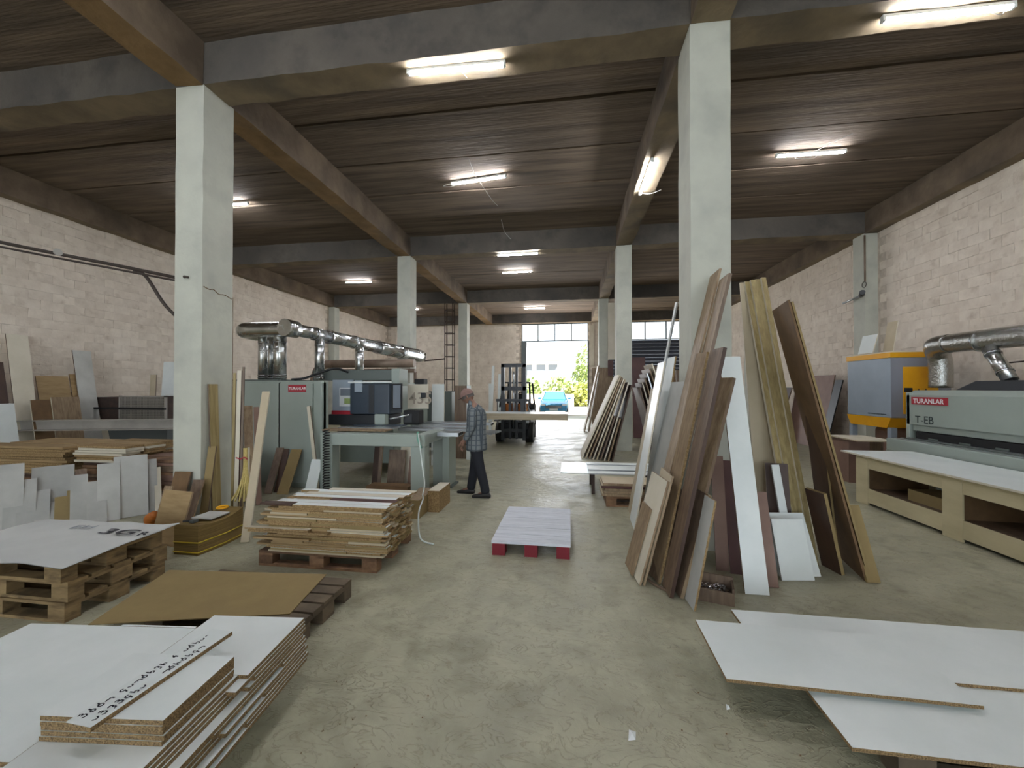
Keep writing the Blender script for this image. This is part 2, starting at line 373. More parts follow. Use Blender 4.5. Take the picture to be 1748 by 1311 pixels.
for j in range(1, 5):
    y0 = YC[j] + (.4 if True else 0); y1 = yb[j + 1]
    beam(XL0, XL1, y0, y1, u='beam_rust', sd='beam_warm_lit'); beam(XR0, XR1, y0, y1, sd='beam_warm_lit')
    beam(WX0 - .1, WX0 + .28, y0, y1, sd='beam_warm_lit'); beam(WX1 - .28, WX1 + .1, y0, y1, sd='beam_warm_lit')
for y in YC[1:]:
    for (a, b) in [(XL0, XL1), (XR0, XR1)]:
        beam(a, b, y, y + .4, ZB, ZS + .02)
for y in YC[1:]:
    for (a, b) in [(XL0, XL1), (XR0, XR1)]:
        c = rough_box('column', a, b, y, y + .46, 0, ZB + .004, ['column', 'column'], jit=0.004); c['kind'] = 'structure'
    for (a, b) in [(WX0, WX0 + .3), (WX1 - .3, WX1)]:
        c = rough_box('pilaster', a, b, y, y + .4, 0, ZB, ['column', 'column'], jit=0.004); c['kind'] = 'structure'
# walls -----------------------------------------------------------
def block_mesh(v, L, H, T):
    r = random.Random(v); V = []; nx, nz = 3, 2
    for i in range(nx + 1):
        for k in range(nz + 1):
            e = 0.004 if i in (0, nx) or k in (0, nz) else 0
            V.append((r.uniform(-.002, .003) - e, (i / nx - .5) * L + r.uniform(-.004, .004), (k / nz - .5) * H + r.uniform(-.004, .004)))
    n = len(V)
    V += [(-T, y, z) for (x, y, z) in V[:n]]
    F1 = []
    for i in range(nx):
        for k in range(nz):
            q = i * (nz + 1) + k; F1.append((q, q + nz + 1, q + nz + 2, q + 1))
    ring = [i * (nz + 1) for i in range(nx + 1)] + [nx * (nz + 1) + k for k in range(1, nz + 1)] + [i * (nz + 1) + nz for i in range(nx - 1, -1, -1)] + [k for k in range(nz - 1, 0, -1)]
    for a, b in zip(ring, ring[1:] + ring[:1]): F1.append((a, a + n, b + n, b))
    return V, F1
BL = [block_mesh(v, .3985, [.19, .195, .1975, .192, .198][v], .022) for v in range(5)]
def blockwall(wname, X, sgn, y0, y1):
    back = box(wname, min(X, X - sgn * .3), max(X, X - sgn * .3), -9.9, 24.1, -.1, ZS + .1, 'mortar'); back['kind'] = 'structure'
    mes = []
    for V, Fc in BL:
        me = D.meshes.new('block'); me.from_pydata([(sgn * x, sgn * y, z) for x, y, z in V], [], Fc); me.materials.append(M['block']); mes.append(me)
    cells = []
    for r in range(28):
        z = .1 + r * .2
        if z > ZB - .02: break
        y = y0 + (0.2 if r % 2 else 0)
        while y < y1:
            if not any(yc - .2 < y < yc + .6 for yc in YC): cells.append((y, z))
            y += .4
    cells.sort(key=lambda c: (c[0] + (0 if c[1] > .9 else 6), c[1]))
    rr = random.Random(5); st = MB()
    for i, (y, z) in enumerate(cells):
        dx = rr.uniform(-.004, .004) + .016; dz = rr.uniform(-.003, .003); v = rr.randrange(5)
        if i < 300:
            o = D.objects.new('block', mes[v]); COL.objects.link(o); o.parent = back
            o.location = Vector((X + sgn * dx, y, z + dz)) - WL[back]
        else:
            V, Fc = BL[v]; st.add([(X + sgn * (dx + a), y + sgn * b, z + dz + c) for a, b, c in V], Fc)
    s = st.mk('far_blocks', 'block', back); s['kind'] = 'stuff'
    return back
wall_left = blockwall('wall_left', WX0, 1, 5.9, 23.6)
wall_right = blockwall('wall_right', WX1, -1, 7.0, 23.6)
# end wall with the gate, transom windows and shutter ----------------
GX0, GX1 = -2.86, 1.12
def blockend(name, x0, x1, z0, z1):
    o = box(name, x0, x1, YE, YE + .3, z0, z1, 'mortar'); o['kind'] = 'structure'
    st = MB(); rr = random.Random(9); r = 0
    z = z0 + .1
    while z < z1 - .05:
        x = x0 + .2 + (.2 if r % 2 else 0)
        while x < x1 - .15:
            V, Fc = BL[rr.randrange(5)]
            st.add([(x + b, YE - .016 - a * 1.0, z + c) for a, b, c in V], Fc); x += .4
        z += .2; r += 1
    s = st.mk('far_blocks', 'block', o); s['kind'] = 'stuff'
    return o
blockend('wall_end', WX0, GX0, 0, ZB)
blockend('wall_end', GX1, XR1 + .3, 0, ZB)
blockend('wall_end', WX1 - .9, WX1, 0, ZB)
o = box('wall_end', XR1 + .3, WX1 - .9, YE, YE + .3, 0, 1.2, 'mortar'); o['kind'] = 'structure'
o = box('wall_end', WX0, WX1, YE, YE + .3, ZB, ZS + .3, 'beam_side'); o['kind'] = 'structure'
# rear wall behind the camera: piers between the open gates
for a, b in [(WX0, -10.6), (-5.9, -4.4), (1.2, 2.3), (7.1, WX1)]:
    o = box('wall_rear', a, b, -9.9, -9.7, 0, 4.9, 'column'); o['kind'] = 'structure'
o = box('wall_rear', WX0, WX1, -9.9, -9.7, 4.9, ZS + .2, 'column'); o['kind'] = 'structure'
def transom(n, x0, x1, npan):
    t = thing('window_%d' % n, ((x0 + x1) / 2, YE + .1, 4.5), None, None, None, 'structure')
    fr = MB(); e = .05
    fr.box(x0, x1, YE + .08, YE + .14, 4.49, 4.49 + e); fr.box(x0, x1, YE + .08, YE + .14, ZB - e, ZB)
    fr.box(x0, x0 + e, YE + .08, YE + .14, 4.49 + e, ZB - e); fr.box(x1 - e, x1, YE + .08, YE + .14, 4.49 + e, ZB - e)
    fr.mk('window_frame', 'frame', t)
    for k in range(npan):
        a = x0 + (x1 - x0) * k / npan; b = x0 + (x1 - x0) * (k + 1) / npan
        if k: box('mullion', a - .03, a + .03, YE + .08, YE + .14, 4.49 + e, ZB - e, 'frame', t)
        g = box('pane', a + .03, b - .03, YE + .105, YE + .111, 4.49 + e, ZB - e, 'pane', t)
pm = D.materials.new('clear_pane'); pm.use_nodes = True; N_ = pm.node_tree.nodes; pb = N_['Principled BSDF']
tr = N_.new('ShaderNodeBsdfTransparent'); mx_ = N_.new('ShaderNodeMixShader'); mx_.inputs[0].default_value = 0.12
gl = N_.new('ShaderNodeBsdfGlossy'); gl.inputs['Roughness'].default_value = .03
pm.node_tree.links.new(tr.outputs[0], mx_.inputs[1]); pm.node_tree.links.new(gl.outputs[0], mx_.inputs[2])
pm.node_tree.links.new(mx_.outputs[0], N_['Material Output'].inputs[0]); M['pane'] = pm
transom(1, GX0, GX1, 4); transom(2, XR1 + .35, WX1 - .9, 4)
# gate posts and the roller shutter in the right bay
o = box('trim_1', GX0, GX0 + .3, YE - .1, YE + .25, 0, 4.49, 'frame'); o['kind'] = 'structure'
o = box('trim_2', GX1 - .05, GX1 + .02, YE - .04, YE + .25, 0, 4.49, 'frame'); o['kind'] = 'structure'
dr = thing('door_1', (4.3, YE + .1, 1.2), None, None, None, 'structure')
for k in range(16):
    z = 1.2 + k * .205
    V = [(XR1 + .35, YE + .12, z), (XR1 + .35, YE + .08, z + .1), (XR1 + .35, YE + .12, z + .2), (XR1 + .35, YE + .16, z + .2), (XR1 + .35, YE + .16, z)]
    V += [(WX1 - .9, y, zz) for _, y, zz in V]
    mk('slat', V, [(0, 1, 6, 5), (1, 2, 7, 6), (2, 3, 8, 7), (3, 4, 9, 8), (4, 0, 5, 9), (4, 3, 2, 1, 0), (5, 6, 7, 8, 9)], 'shutter', None, dr)
# ================================================================== TUBE LIGHTS
def tube_light(p, q, label, wires=()):
    p = Vector(p); q = Vector(q); t = thing('tube_light', (p + q) / 2, label, 'light', 'slim tube lights under the ceiling')
    d = (q - p).normalized(); up = Vector((0, 0, 1))
    s = d.cross(up).normalized()
    def bar(name, a, b, hw, z0, z1, m):
        V = []
        for c in (a, b):
            for (u, z) in ((-hw, z0), (hw, z0), (hw, z1), (-hw, z1)): V.append(c + s * u + up * z)
        return mk(name, V, [(0, 1, 5, 4), (1, 2, 6, 5), (2, 3, 7, 6), (3, 0, 4, 7), (3, 2, 1, 0), (4, 5, 6, 7)], m, None, t)
    bar('fixture', p, q, .022, -.004, .03, 'fixture')
    bar('tube', p + d * .03, q - d * .03, .02, -.034, -.006, 'tube')
    bar('end_cap', p, p + d * .028, .024, -.036, -.005, 'fixture'); bar('end_cap', q - d * .028, q, .024, -.036, -.005, 'fixture')
    for w in wires:
        o = curve('loose_wire', [Vector(a) for a in w], .004, 'wire', t)
    return t
zb = ZB - .035; zs = ZS - .06
tube_light((-1.94, 4.56, zb), (-.74, 4.6, zb), 'glowing tube light under the near cross beam between the two big columns',
           [[(-1.3, 4.62, zb), (-1.27, 4.7, zb + .01), (-1.25, 4.78, zb + .02)]])
tube_light((-2.48, 8.15, zs), (-1.27, 8.0, zs), 'bluish glowing tube light hanging in the middle of the central ceiling bay',
           [[(-1.9, 7.4, ZS - .02), (-1.88, 7.8, ZS - .1), (-1.87, 8.07, zs - .03)], [(-2.45, 8.15, zs), (-2.6, 8.0, zs - .12), (-2.4, 7.9, zs - .2), (-2.25, 8.1, zs - .02)],
            [(-1.86, 8.2, zs), (-1.75, 8.9, ZS - .1), (-1.7, 9.4, ZS - .02)], [(-1.75, 10.2, ZS - .02), (-1.7, 10.4, ZS - .25), (-1.55, 10.5, ZS - .42)]])
tube_light((1.38, 6.9, zb), (1.38, 8.1, zb), 'glowing tube light running lengthwise under the beam right of the aisle',
           [[(1.38, 8.05, zb), (1.55, 8.0, zb - .06), (1.75, 7.95, zb - .02)]])
tube_light((3.82, 8.03, zs), (5.02, 8.05, zs), 'bluish glowing tube light under the dark ceiling of the right bay',
           [[(4.2, 8.03, zs), (4.1, 7.9, zs - .15), (4.35, 7.8, zs - .22), (4.5, 8.0, zs - .02)], [(4.4, 8.1, zs), (4.6, 7.9, ZS - .02), (4.85, 7.6, ZS - .01)]])
tube_light((3.21, 4.6, zb), (4.41, 4.62, zb), 'bright tube light cut off by the top right edge of the picture',
           [[(4.1, 4.6, zb), (4.12, 4.5, zb - .16), (4.2, 4.5, zb - .17), (4.3, 4.6, zb)]])
for k, (x, y, lb) in enumerate([(-1.9, -4.5, 'tube light behind the viewpoint over the aisle'), (-1.9, 1.2, 'tube light overhead over the aisle, out of the picture'), (3.6, .6, 'tube light overhead in the right bay, out of the picture'),
                              (-8.2, .6, 'tube light overhead in the left bay, out of the picture'), (4.0, -5.0, 'tube light behind the viewpoint in the right bay'), (-4.2, 1.4, 'tube light overhead near the left beam, out of the picture')]):
    tube_light((x, y, zs), (x + 1.2, y, zs), lb)
tube_light((-8.65, 8.33, zs), (-7.45, 8.33, zs), 'tube light half hidden behind the big left column')
tube_light((-9.1, 15.2, zs), (-7.95, 15.2, zs), 'tube light in the left bay, left of the second left column')
tube_light((-2.05, 11.25, zb), (-.87, 11.25, zb), 'tube light under the second cross beam over the aisle')
tube_light((-2.5, 14.75, zs), (-1.35, 14.7, zs), 'tube light on the ceiling just beyond the second cross beam')
tube_light((-2.45, 21.6, zs), (-1.3, 21.6, zs), 'farthest tube light over the aisle, above the gate')
tube_light((-9.4, 20.9, zs), (-8.2, 20.9, zs), 'far tube light in the left bay, right of the second left column')
# ================================================================== OUTSIDE THE GATE
yd = mk('yard_ground', [(-60, 23.9, -.06), (60, 23.9, -.06), (60, 90, .1), (-60, 90, .1), (-60, 23.9, -.3), (60, 23.9, -.3), (60, 90, -.3), (-60, 90, -.3)],
        [(0, 1, 2, 3), (4, 7, 6, 5), (0, 4, 5, 1), (1, 5, 6, 2), (2, 6, 7, 3), (3, 7, 4, 0)], 'asphalt'); yd['kind'] = 'structure'
def bush(name, x, y, z, rx, ry, rz, label, cat, m='leaf', n=500, s=.25, trunk=False, group=None):
    t = thing(name, (x, y, z), label, cat, group); r = random.Random(int(x * 31 + y * 7)); b = MB()
    cz = z + rz * (1.6 if trunk else 0.9)
    for _ in range(n):
        while True:
            p = Vector((r.uniform(-1, 1), r.uniform(-1, 1), r.uniform(-1, 1)))
            if .3 < p.length < 1: break
        c = Vector((x + p.x * rx, y + p.y * ry, max(z + .05, cz + p.z * rz)))
        a = Vector((r.gauss(0, 1), r.gauss(0, 1), r.gauss(0, 1))).normalized(); q = a.orthogonal().normalized(); w = a.cross(q)
        k = s * r.uniform(.6, 1.2)
        b.add([c + q * k, c + w * k * .6, c - q * k, c - w * k * .6], [(0, 1, 2, 3)])
    f = b.mk('foliage', m, t); f['kind'] = 'stuff'
    tube('stem', (x, y, z), (x, y, cz), .09 if trunk else .06, 'bark', t, 8)
bush('hedge', -4.3, 41, 0, 1.5, 1.2, 1.5, 'green hedge at the left of the gate view', 'hedge')
bush('hedge', -1.2, 46, 0, 1.9, 1.2, 1.6, 'green hedge in the middle of the gate view', 'hedge')
bush('bushy_tree', 1.7, 49.5, 0, 1.5, 1.2, 2.6, 'leafy green tree at the right of the gate view', 'tree', n=700)
bush('conifer_tree', 2.3, 58, 0, 1.5, 1.2, 3.1, 'dark treetop rising at the right gate edge', 'tree', n=600, trunk=True)
bush('shrub', 1.0, 37.5, 0, 1.5, 1.0, 1.1, 'yellow green shrub by the road at the right gate edge', 'shrub', 'leafy')
bush('shrub', -3.1, 38, 0, 1.7, .5, .28, 'low yellow green growth left of the road beyond the gate', 'shrub', 'leafy', n=300, s=.15)
bush('hedge', 4.6, 42, 0, 2, 1.2, 1.9, 'green hedge hidden mostly by the right gate edge', 'hedge')
t = thing('far_house', (-4.6, 60, 0), 'pale flat-roofed house beyond the hedge with grey openings', 'building')
box('wall', -7.6, -1.5, 60, 66, 0, 5.9, 'housewall', t); box('roof', -8.0, -1.0, 59.4, 66.4, 5.9, 6.2, 'housewall', t)
for x in (-6.9, -4.9, -3.1): box('window', x, x + 1.3, 59.95, 60.02, 3.6, 5.2, 'shade', t)
t = mk('garden_wall', bv(-6.5, .4, 36.2, 36.4, 0, 1.15), BF, 'housewall'); tag(t, 'low white wall behind the parked car', 'wall')
# parked car ------------------------------------------------------
def make_car():
    cx, y0 = -.98, 25.0
    t = thing('car', (cx, y0 + 2.1, 0), 'blue car parked facing the gate outside', 'car')
    prof = [(0, .35, .62, .80), (.06, .28, .72, .86), (.5, .24, .84, .90), (1.15, .24, .93, .92), (2.2, .24, .98, .92), (3.4, .24, .98, .92), (4.0, .3, .92, .88), (4.2, .4, .75, .8)]
    V = []; Fc = []
    for (y, zb_, zt, hw) in prof:
        ring = [(-hw * .92, zb_), (-hw, (zb_ + zt) / 2), (-hw * .95, zt - .05), (-hw * .8, zt), (hw * .8, zt), (hw * .95, zt - .05), (hw, (zb_ + zt) / 2), (hw * .92, zb_)]
        V += [(cx + x, y0 + y, z) for x, z in ring]
    n = 8
    for i in range(len(prof) - 1): Fc += [(i * n + k, i * n + (k + 1) % n, (i + 1) * n + (k + 1) % n, (i + 1) * n + k) for k in range(n)]
    Fc += [tuple(range(n)), tuple(range((len(prof) - 1) * n, len(prof) * n))[::-1]]
    o = mk('body', V, Fc, 'carblue', None, t)
    cab = [(1.2, .93, .8), (1.95, 1.42, .62), (3.0, 1.46, .62), (3.9, .95, .76)]
    V = []
    for (y, z, hw) in cab: V += [(cx - hw, y0 + y, z), (cx + hw, y0 + y, z)]
    V += [(cx - .8, y0 + 1.3, .9), (cx + .8, y0 + 1.3, .9), (cx - .8, y0 + 3.8, .9), (cx + .8, y0 + 3.8, .9)]
    mk('roof', V, [(2, 3, 5, 4), (0, 2, 4, 6), (1, 7, 5, 3), (4, 5, 7, 6)], 'carblue', None, t)
    V = [(cx - .74, y0 + 1.21, .955), (cx + .74, y0 + 1.21, .955), (cx + .58, y0 + 1.9, 1.40), (cx - .58, y0 + 1.9, 1.40)]
    V += [(x, y + .03, z - .03) for x, y, z in V]
    mk('windscreen', V, [(0, 1, 2, 3), (7, 6, 5, 4), (0, 4, 5, 1), (1, 5, 6, 2), (2, 6, 7, 3), (3, 7, 4, 0)], 'glass', None, t)
    g = box('grille', cx - .5, cx + .5, y0 - .03, y0 + .04, .42, .6, 'char', t)
    for k in range(4): box('grille_bar', cx - .48, cx + .48, y0 - .045, y0 - .028, .435 + k * .042, .45 + k * .042, 'chrome', g)
    for s in (-1, 1):
        box('headlight', cx + s * .66 - .14, cx + s * .66 + .14, y0 - .02, y0 + .12, .58, .69, 'lamp', t, .02)
        box('wing_mirror', cx + s * .98 - .1, cx + s * .98 + .1, y0 + 1.35, y0 + 1.45, .95, 1.08, 'carblue', t, .03)
        for yy in (.8, 3.4): tube('wheel', (cx + s * .92, y0 + yy, .32), (cx + s * .7, y0 + yy, .32), .32, 'black', t, 20)
    box('number_plate', cx - .26, cx + .26, y0 - .05, y0 - .02, .3, .41, 'fixture', t)
    box('bumper', cx - .82, cx + .82, y0 - .02, y0 + .1, .24, .4, 'carblue', t, .03)
make_car()
# ================================================================== PALLETS
def pallet(x0, y0, label, L=1.2, Wd=.8, along='x', z=0.0, top='pallet', blk='pallet', hgt=.144, group=None, ntop=5, block_gap=True):
    """standard block pallet; boards run along 'along'"""
    X1, Y1 = (x0 + L, y0 + Wd) if along == 'x' else (x0 + Wd, y0 + L)
    t = thing('pallet', ((x0 + X1) / 2, (y0 + Y1) / 2, z), label, 'pallet', group)
    def bx(name, l0, l1, w0, w1, z0, z1, m):
        return box(name, x0 + l0, x0 + l1, y0 + w0, y0 + w1, z + z0, z + z1, m, t) if along == 'x' else box(name, x0 + w0, x0 + w1, y0 + l0, y0 + l1, z + z0, z + z1, m, t)
    lw = [(0, .1), (Wd / 2 - .0725, Wd / 2 + .0725), (Wd - .1, Wd)]
    for a, b in lw: bx('bottom_board', 0, L, a, b, 0, .022, top)
    for a, b in lw:
        for c, d in [(0, .145), (L / 2 - .0725, L / 2 + .0725), (L - .145, L)]: bx('block', c, d, a, b, .022, hgt - .044, blk)
    for c, d in [(0, .145), (L / 2 - .0725, L / 2 + .0725), (L - .145, L)]: bx('stringer', c, d, 0, Wd, hgt - .044, hgt - .022, top)
    w = Wd / ntop * .86
    for k in range(ntop):
        a = (Wd - w) * k / (ntop - 1); bx('deck_board', 0, L, a, a + w, hgt - .022, hgt, top)
    return t
# white-topped pallet alone in the aisle: red blocks, tight whitewashed boards
M['whitewash'] = mat('whitewashed_plank', srgb(196, 200, 208), srgb(216, 219, 226), 5, 0.7, bump=0.3, stretch=(.6, 5, 1), rnd=.05)
t = thing('pallet', (-.38, 4.6, 0), 'white-topped pallet with red blocks alone in the aisle', 'pallet')
for c in (-.78, -.45, -.13):
    for y in (4.0, 4.55, 5.08): box('block', c, c + .13, y, y + .12, .0, .1, 'redpallet', t)
for c in (-.78, -.45, -.13): box('stringer', c, c + .13, 4.0, 5.2, .1, .118, 'redpallet', t)
for k in range(11):
    a = 4.0 + 1.2 * k / 11; r_ = random.uniform(0, .004)
    box('deck_board', -.79, .01, a + .002, a + 1.2 / 11 - .004, .118, .142 + r_, 'whitewash', t)
# ================================================================== FRONT LEFT STACK OF WHITE CHIPBOARD
p = pallet(-2.9, 1.15, 'pallet hidden under the front left stack of white chipboard', L=1.2, Wd=.8, along='x', top='pallet_d', blk='pallet_d')
GA = 'white-faced chipboard sheets stacked in the front left corner'
TH = .0187; r = random.Random(4)
PIV = Vector((-1.52, 2.12, 0)); RA = math.radians(5.5)
def rslab(x0, x1, y0, y1, z, label):
    V = []
    for x, y, zz in bv(x0, x1, y0, y1, z, z + TH - .0008):
        d = Vector((x, y, 0)) - PIV
        V.append((PIV.x + d.x * math.cos(RA) - d.y * math.sin(RA), PIV.y + d.x * math.sin(RA) + d.y * math.cos(RA), zz))
    o = mk('chipboard_sheet', V, BF, ['white', 'chip'], [0, 0, 1, 1, 1, 1])
    tag(o, label, 'board', GA); return o
NTH = ['lowest', 'second', 'third', 'fourth', 'fifth', 'sixth', 'seventh', 'eighth', 'ninth', 'tenth', 'eleventh', 'twelfth']
z = .146
cuts = [1.42, 1.62, 1.3, 1.75, 1.5, 1.9, 1.45, 1.25, 1.66, 1.7, 1.58, 1.66]
for k in range(12):
    out = (.02 if k < 5 else 0) + r.uniform(-.006, .006); cut_ = cuts[k]; top = k >= 8
    pos = 'the front left stack, %s layer from the floor' % NTH[k]
    xr_ = -1.52 + .003 * (11 - k) + r.uniform(-.001, .001); xn_ = -1.565 + .0045 * (11 - k)
    if not top:
        rslab(-3.0 + r.uniform(-.04, .04), xr_, cut_ + .001, 2.10 + r.uniform(-.01, .02), z, 'far sheet of white chipboard in ' + pos)
        rslab(-2.95, xn_, .98, cut_ - .001, z, 'near sheet of white chipboard in ' + pos)
    else:
        rslab(-3.03, -2.0615, 1.2 + .006 * (k % 2), 2.0 - .004 * (k % 2), z, 'large left sheet of white chipboard in ' + pos)
        rslab(-2.06, xr_, cut_ + .001, 2.125 + r.uniform(-.008, .004), z, 'far right sheet of white chipboard in ' + pos)
        rslab(-2.06, xn_, 1.02 + .004 * (k % 3), cut_ - .001, z, 'near right sheet of white chipboard in ' + pos)
    z += TH
rslab(-2.5, -2.07, 1.995 + .004, 2.012, z - TH, 'thin white edging strip behind the large left sheet of the front left stack')
for k in range(5):
    rslab(-2.06 + .004 * (k % 2), -1.575 + r.uniform(-.004, .004), 1.29 + .003 * (k % 3), 1.65 + r.uniform(-.006, .006), z, 'small white block board raised on the front left stack, %s from the top' % ['fifth', 'fourth', 'third', 'second', 'first'][k])
    z += TH
zt = z
# written plank
wp0 = Vector((-1.82, 1.215, zt)); wp1 = Vector((-1.79, 1.79, zt)); dv = (wp1 - wp0).normalized(); sv = Vector((dv.y, -dv.x, 0))
Lp = (wp1 - wp0).length; V = [wp0, wp0 + sv * .12, wp0 + sv * .12 + dv * Lp, wp0 + dv * Lp]; V += [v + Vector((0, 0, .018)) for v in V]
plank = mk('chipboard_plank', V, BF, ['white', 'chip'], [0, 0, 1, 1, 1, 1])
tag(plank, 'narrow white plank with handwritten black script on top of the front left stack', 'board')
# handwriting: round script letters drawn as thin ink ribbons
def arc(cx, cy, r, a0, a1, n=7): return [(cx + r * math.cos(math.radians(a0 + (a1 - a0) * i / n)), cy + r * math.sin(math.radians(a0 + (a1 - a0) * i / n))) for i in range(n + 1)]
G = {'d': [arc(.3, .35, .28, -160, 120), arc(.3, .75, .18, -60, 160)], 'm': [arc(.15, .3, .17, 180, 0), arc(.5, .3, .17, 180, 0), [(.67, .3), (.67, 0)]],
     'u': [arc(.3, .4, .28, 180, 370)], 's': [[(.35, .95), (.3, .4)], arc(.3, .28, .24, 60, -220)], 'o': [arc(.3, .32, .26, 0, 340), [(.3, .6), (.45, .95)]],
     'b': [[(.1, .95), (.15, .2)], arc(.35, .25, .22, 160, -120)], 'g': [arc(.3, .4, .25, 30, 330), [(.45, .3), (.3, -.3)]], 'h': [[(.1, .9), (.1, 0)], arc(.3, .25, .2, 160, -30)],
     'e': [arc(.3, .55, .22, 160, -60), arc(.3, .15, .22, 90, -120)], '4': [[(.45, .9), (.1, .35), (.55, .35)], [(.4, .6), (.4, 0)]], '-': [[(.1, .4), (.3, .5), (.5, .4)]], ' ': []}
def write(s, org, d, up_, size, parent, lw=.0022, track=.78):
    b = MB(); x = 0
    for ch in s:
        for st_ in G.get(ch, []):
            P = [org + d * ((x + a * .9) * size) + up_ * (c * size) for a, c in st_]
            for p_, q_ in zip(P, P[1:]):
                e = (q_ - p_).normalized(); n_ = Vector((e.y, -e.x, 0)) * lw
                b.add([p_ - n_, p_ + n_, q_ + n_, q_ - n_], [(3, 2, 1, 0)])
        x += track if ch != ' ' else .6
    return b.mk('handwriting', 'ink', parent)
zi = Vector((0, 0, .0192))
write('dsom gumobeh 4 uobu-', wp0 + dv * .025 + sv * .045 + zi, dv, -sv, .034, plank, .0028)
write('udedgbu   mohobgm', wp0 + dv * .025 + sv * .1 + zi, dv, -sv, .034, plank, .0028)
# ================================================================== HARDBOARD SHEET ON A PALLET
pallet(-2.96, 2.42, 'grey weathered pallet under the brown hardboard sheet', L=1.2, Wd=.62, along='x', top='pallet_d', blk='pallet_d')
o = mk('hardboard_sheet', [(-3.37, 2.95, .146), (-3.12, 2.2, .146), (-1.9, 2.5, .146), (-2.0, 3.07, .146), (-3.37, 2.95, .152), (-3.12, 2.2, .152), (-1.9, 2.5, .152), (-2.0, 3.07, .152)],
       [(0, 3, 2, 1), (4, 5, 6, 7), (0, 1, 5, 4), (1, 2, 6, 5), (2, 3, 7, 6), (3, 0, 4, 7)], 'mdf')
tag(o, 'plain brown hardboard sheet lying on a pallet behind the front left stack', 'board')
# ================================================================== STACK OF THREE PALLETS WITH WHITE CARDBOARD
for k in range(3):
    pallet(-4.86 + [0, .01, -.02][k], 2.4 + [0, .012, -.01][k], ['lowest', 'middle', 'uppermost'][k] + ' pallet of the three stacked at the left under a white cardboard sheet', L=1.25, Wd=.72, z=.1445 * k,
           group='pallets stacked three high at the left')
n = 8; V = []; Fc = []
for i in range(n + 1):
    for j in range(5):
        x = -4.95 + 1.42 * i / n; y = 2.3 + .86 * j / 4
        V.append((x, y + .03 * (i / n), .44 + (.012 if (i + j) % 3 == 0 else 0) + (-.012 if i == n else 0) * (1 if j < 2 else -1)))
m_ = len(V); V += [(x, y, z - .004) for x, y, z in V]
for i in range(n):
    for j in range(4):
        q = i * 5 + j; Fc += [(q, q + 5, q + 6, q + 1), (q + m_, q + 1 + m_, q + 6 + m_, q + 5 + m_)]
card = mk('cardboard_sheet', V, Fc, 'paperwhite', None, None, True)
tag(card, 'white cardboard sheet with black block letters covering the pallet stack', 'cardboard sheet')
lt_ = text('lettering', '3G', .16, 'ink', (-4.02, 2.88, .4565), (0, 0, math.radians(2)), card, .0003, 'LEFT', .003); lt_.scale = (1.75, 1, 1)
text('lettering', 'R', .12, 'ink', (-3.62, 2.88, .4565), (0, 0, math.radians(20)), card, .0003, 'LEFT', .003)
lt_ = text('lettering', 'EH', .12, 'shade', (-4.4, 2.94, .4565), (0, 0, math.radians(6)), card, .0003); lt_.scale = (1.5, 1, 1)
# ================================================================== MIDDLE STACK OF OFFCUT STRIPS
pallet(-2.95, 3.45, 'brown pallet under the tall stack of offcut strips', L=1.2, Wd=.8, top='sawn', blk='sawn')
NUM = 'first second third fourth fifth sixth seventh eighth ninth tenth eleventh twelfth thirteenth fourteenth fifteenth sixteenth seventeenth eighteenth nineteenth twentieth twenty-first twenty-second twenty-third twenty-fourth'.split()
GS = 'long offcut strips piled on the middle pallet'
r = random.Random(11); ncol = 8; z = .146; k = 0; cnt = 0
strip_cols = ['chip_l', 'chip_l', 'ply', 'mdf', 'beige']
w = .66 / ncol
lib = {}
for layer in range(24):
    th = .0187
    inset = .0 if layer % 3 else .02
    for c in range(ncol):
        y0 = 3.45 + c * w; x1 = -1.66 + r.uniform(-.05, .02) - .012 * (c % 2)
        front = (c == 0 or layer == 23)
        segs = 1
        xl = -2.86 + r.uniform(-.12, .12)
        if front and r.random() < .6: segs = 2
        xs = [xl, x1] if segs == 1 else [xl, r.uniform(-2.5, -2.0), x1]
        dy = r.uniform(-.006, .006)
        for sg, (a, b) in enumerate(zip(xs, xs[1:])):
            if layer == 23: continue
            face = r.choice(strip_cols)
            o = slab('offcut_strip', a + .002, b - .002, y0 + dy + (0 if c else -r.uniform(0, .012)), y0 + w * r.choice([.8, .93, .97]) + dy, z, z + th * r.choice([.85, .97, .97]), 'white' if r.random() < .3 else face, face,
                     ('left piece of the ' if segs == 2 and sg == 0 else 'right piece of the ' if segs == 2 else '') + NUM[c] + ' strip from the front, ' + NUM[layer] + ' layer up, middle offcut stack', 'offcut strip', GS)
            cnt += 1
    z += th
z = .146 + 23 * .0187
top = [(-2.6, -1.66, 'white', 'white offcut strip nearest the camera on top of the middle stack'),
       (-2.84, -1.68, 'white', 'second white strip from the front on top of the middle stack'),
       (-2.35, -1.66, 'maroon', 'maroon strip across the top of the middle stack'),
       (-2.8, -1.7, 'white', 'white strip just behind the maroon one on the middle stack'),
       (-2.75, -1.66, 'cream', 'cream strip, third from the back on top of the middle stack'),
       (-2.66, -1.64, 'white', 'white strip, second from the back on top of the middle stack'),
       (-2.6, -1.62, 'cream', 'farthest cream strip on top of the middle stack')]
w2 = .66 / 7
for c, (a, b, f, lb) in enumerate(top):
    slab('offcut_strip', a, b, 3.45 + c * w2, 3.45 + c * w2 + w2 * .94, z, z + .018, f, 'chip_l', lb, 'offcut strip', 'strips on top of the middle stack')
slab('offcut_strip', -2.95, -2.62, 3.46, 3.54, z, z + .017, 'darkbrown', 'darkbrown', 'short dark brown piece on the left front corner of the middle stack', 'offcut strip')
slab('offcut_strip', -3.06, -2.4, 3.40, 3.448, .36, .376, 'cream', 'chip_l', 'pale strip poking out to the left of the middle stack', 'offcut strip')
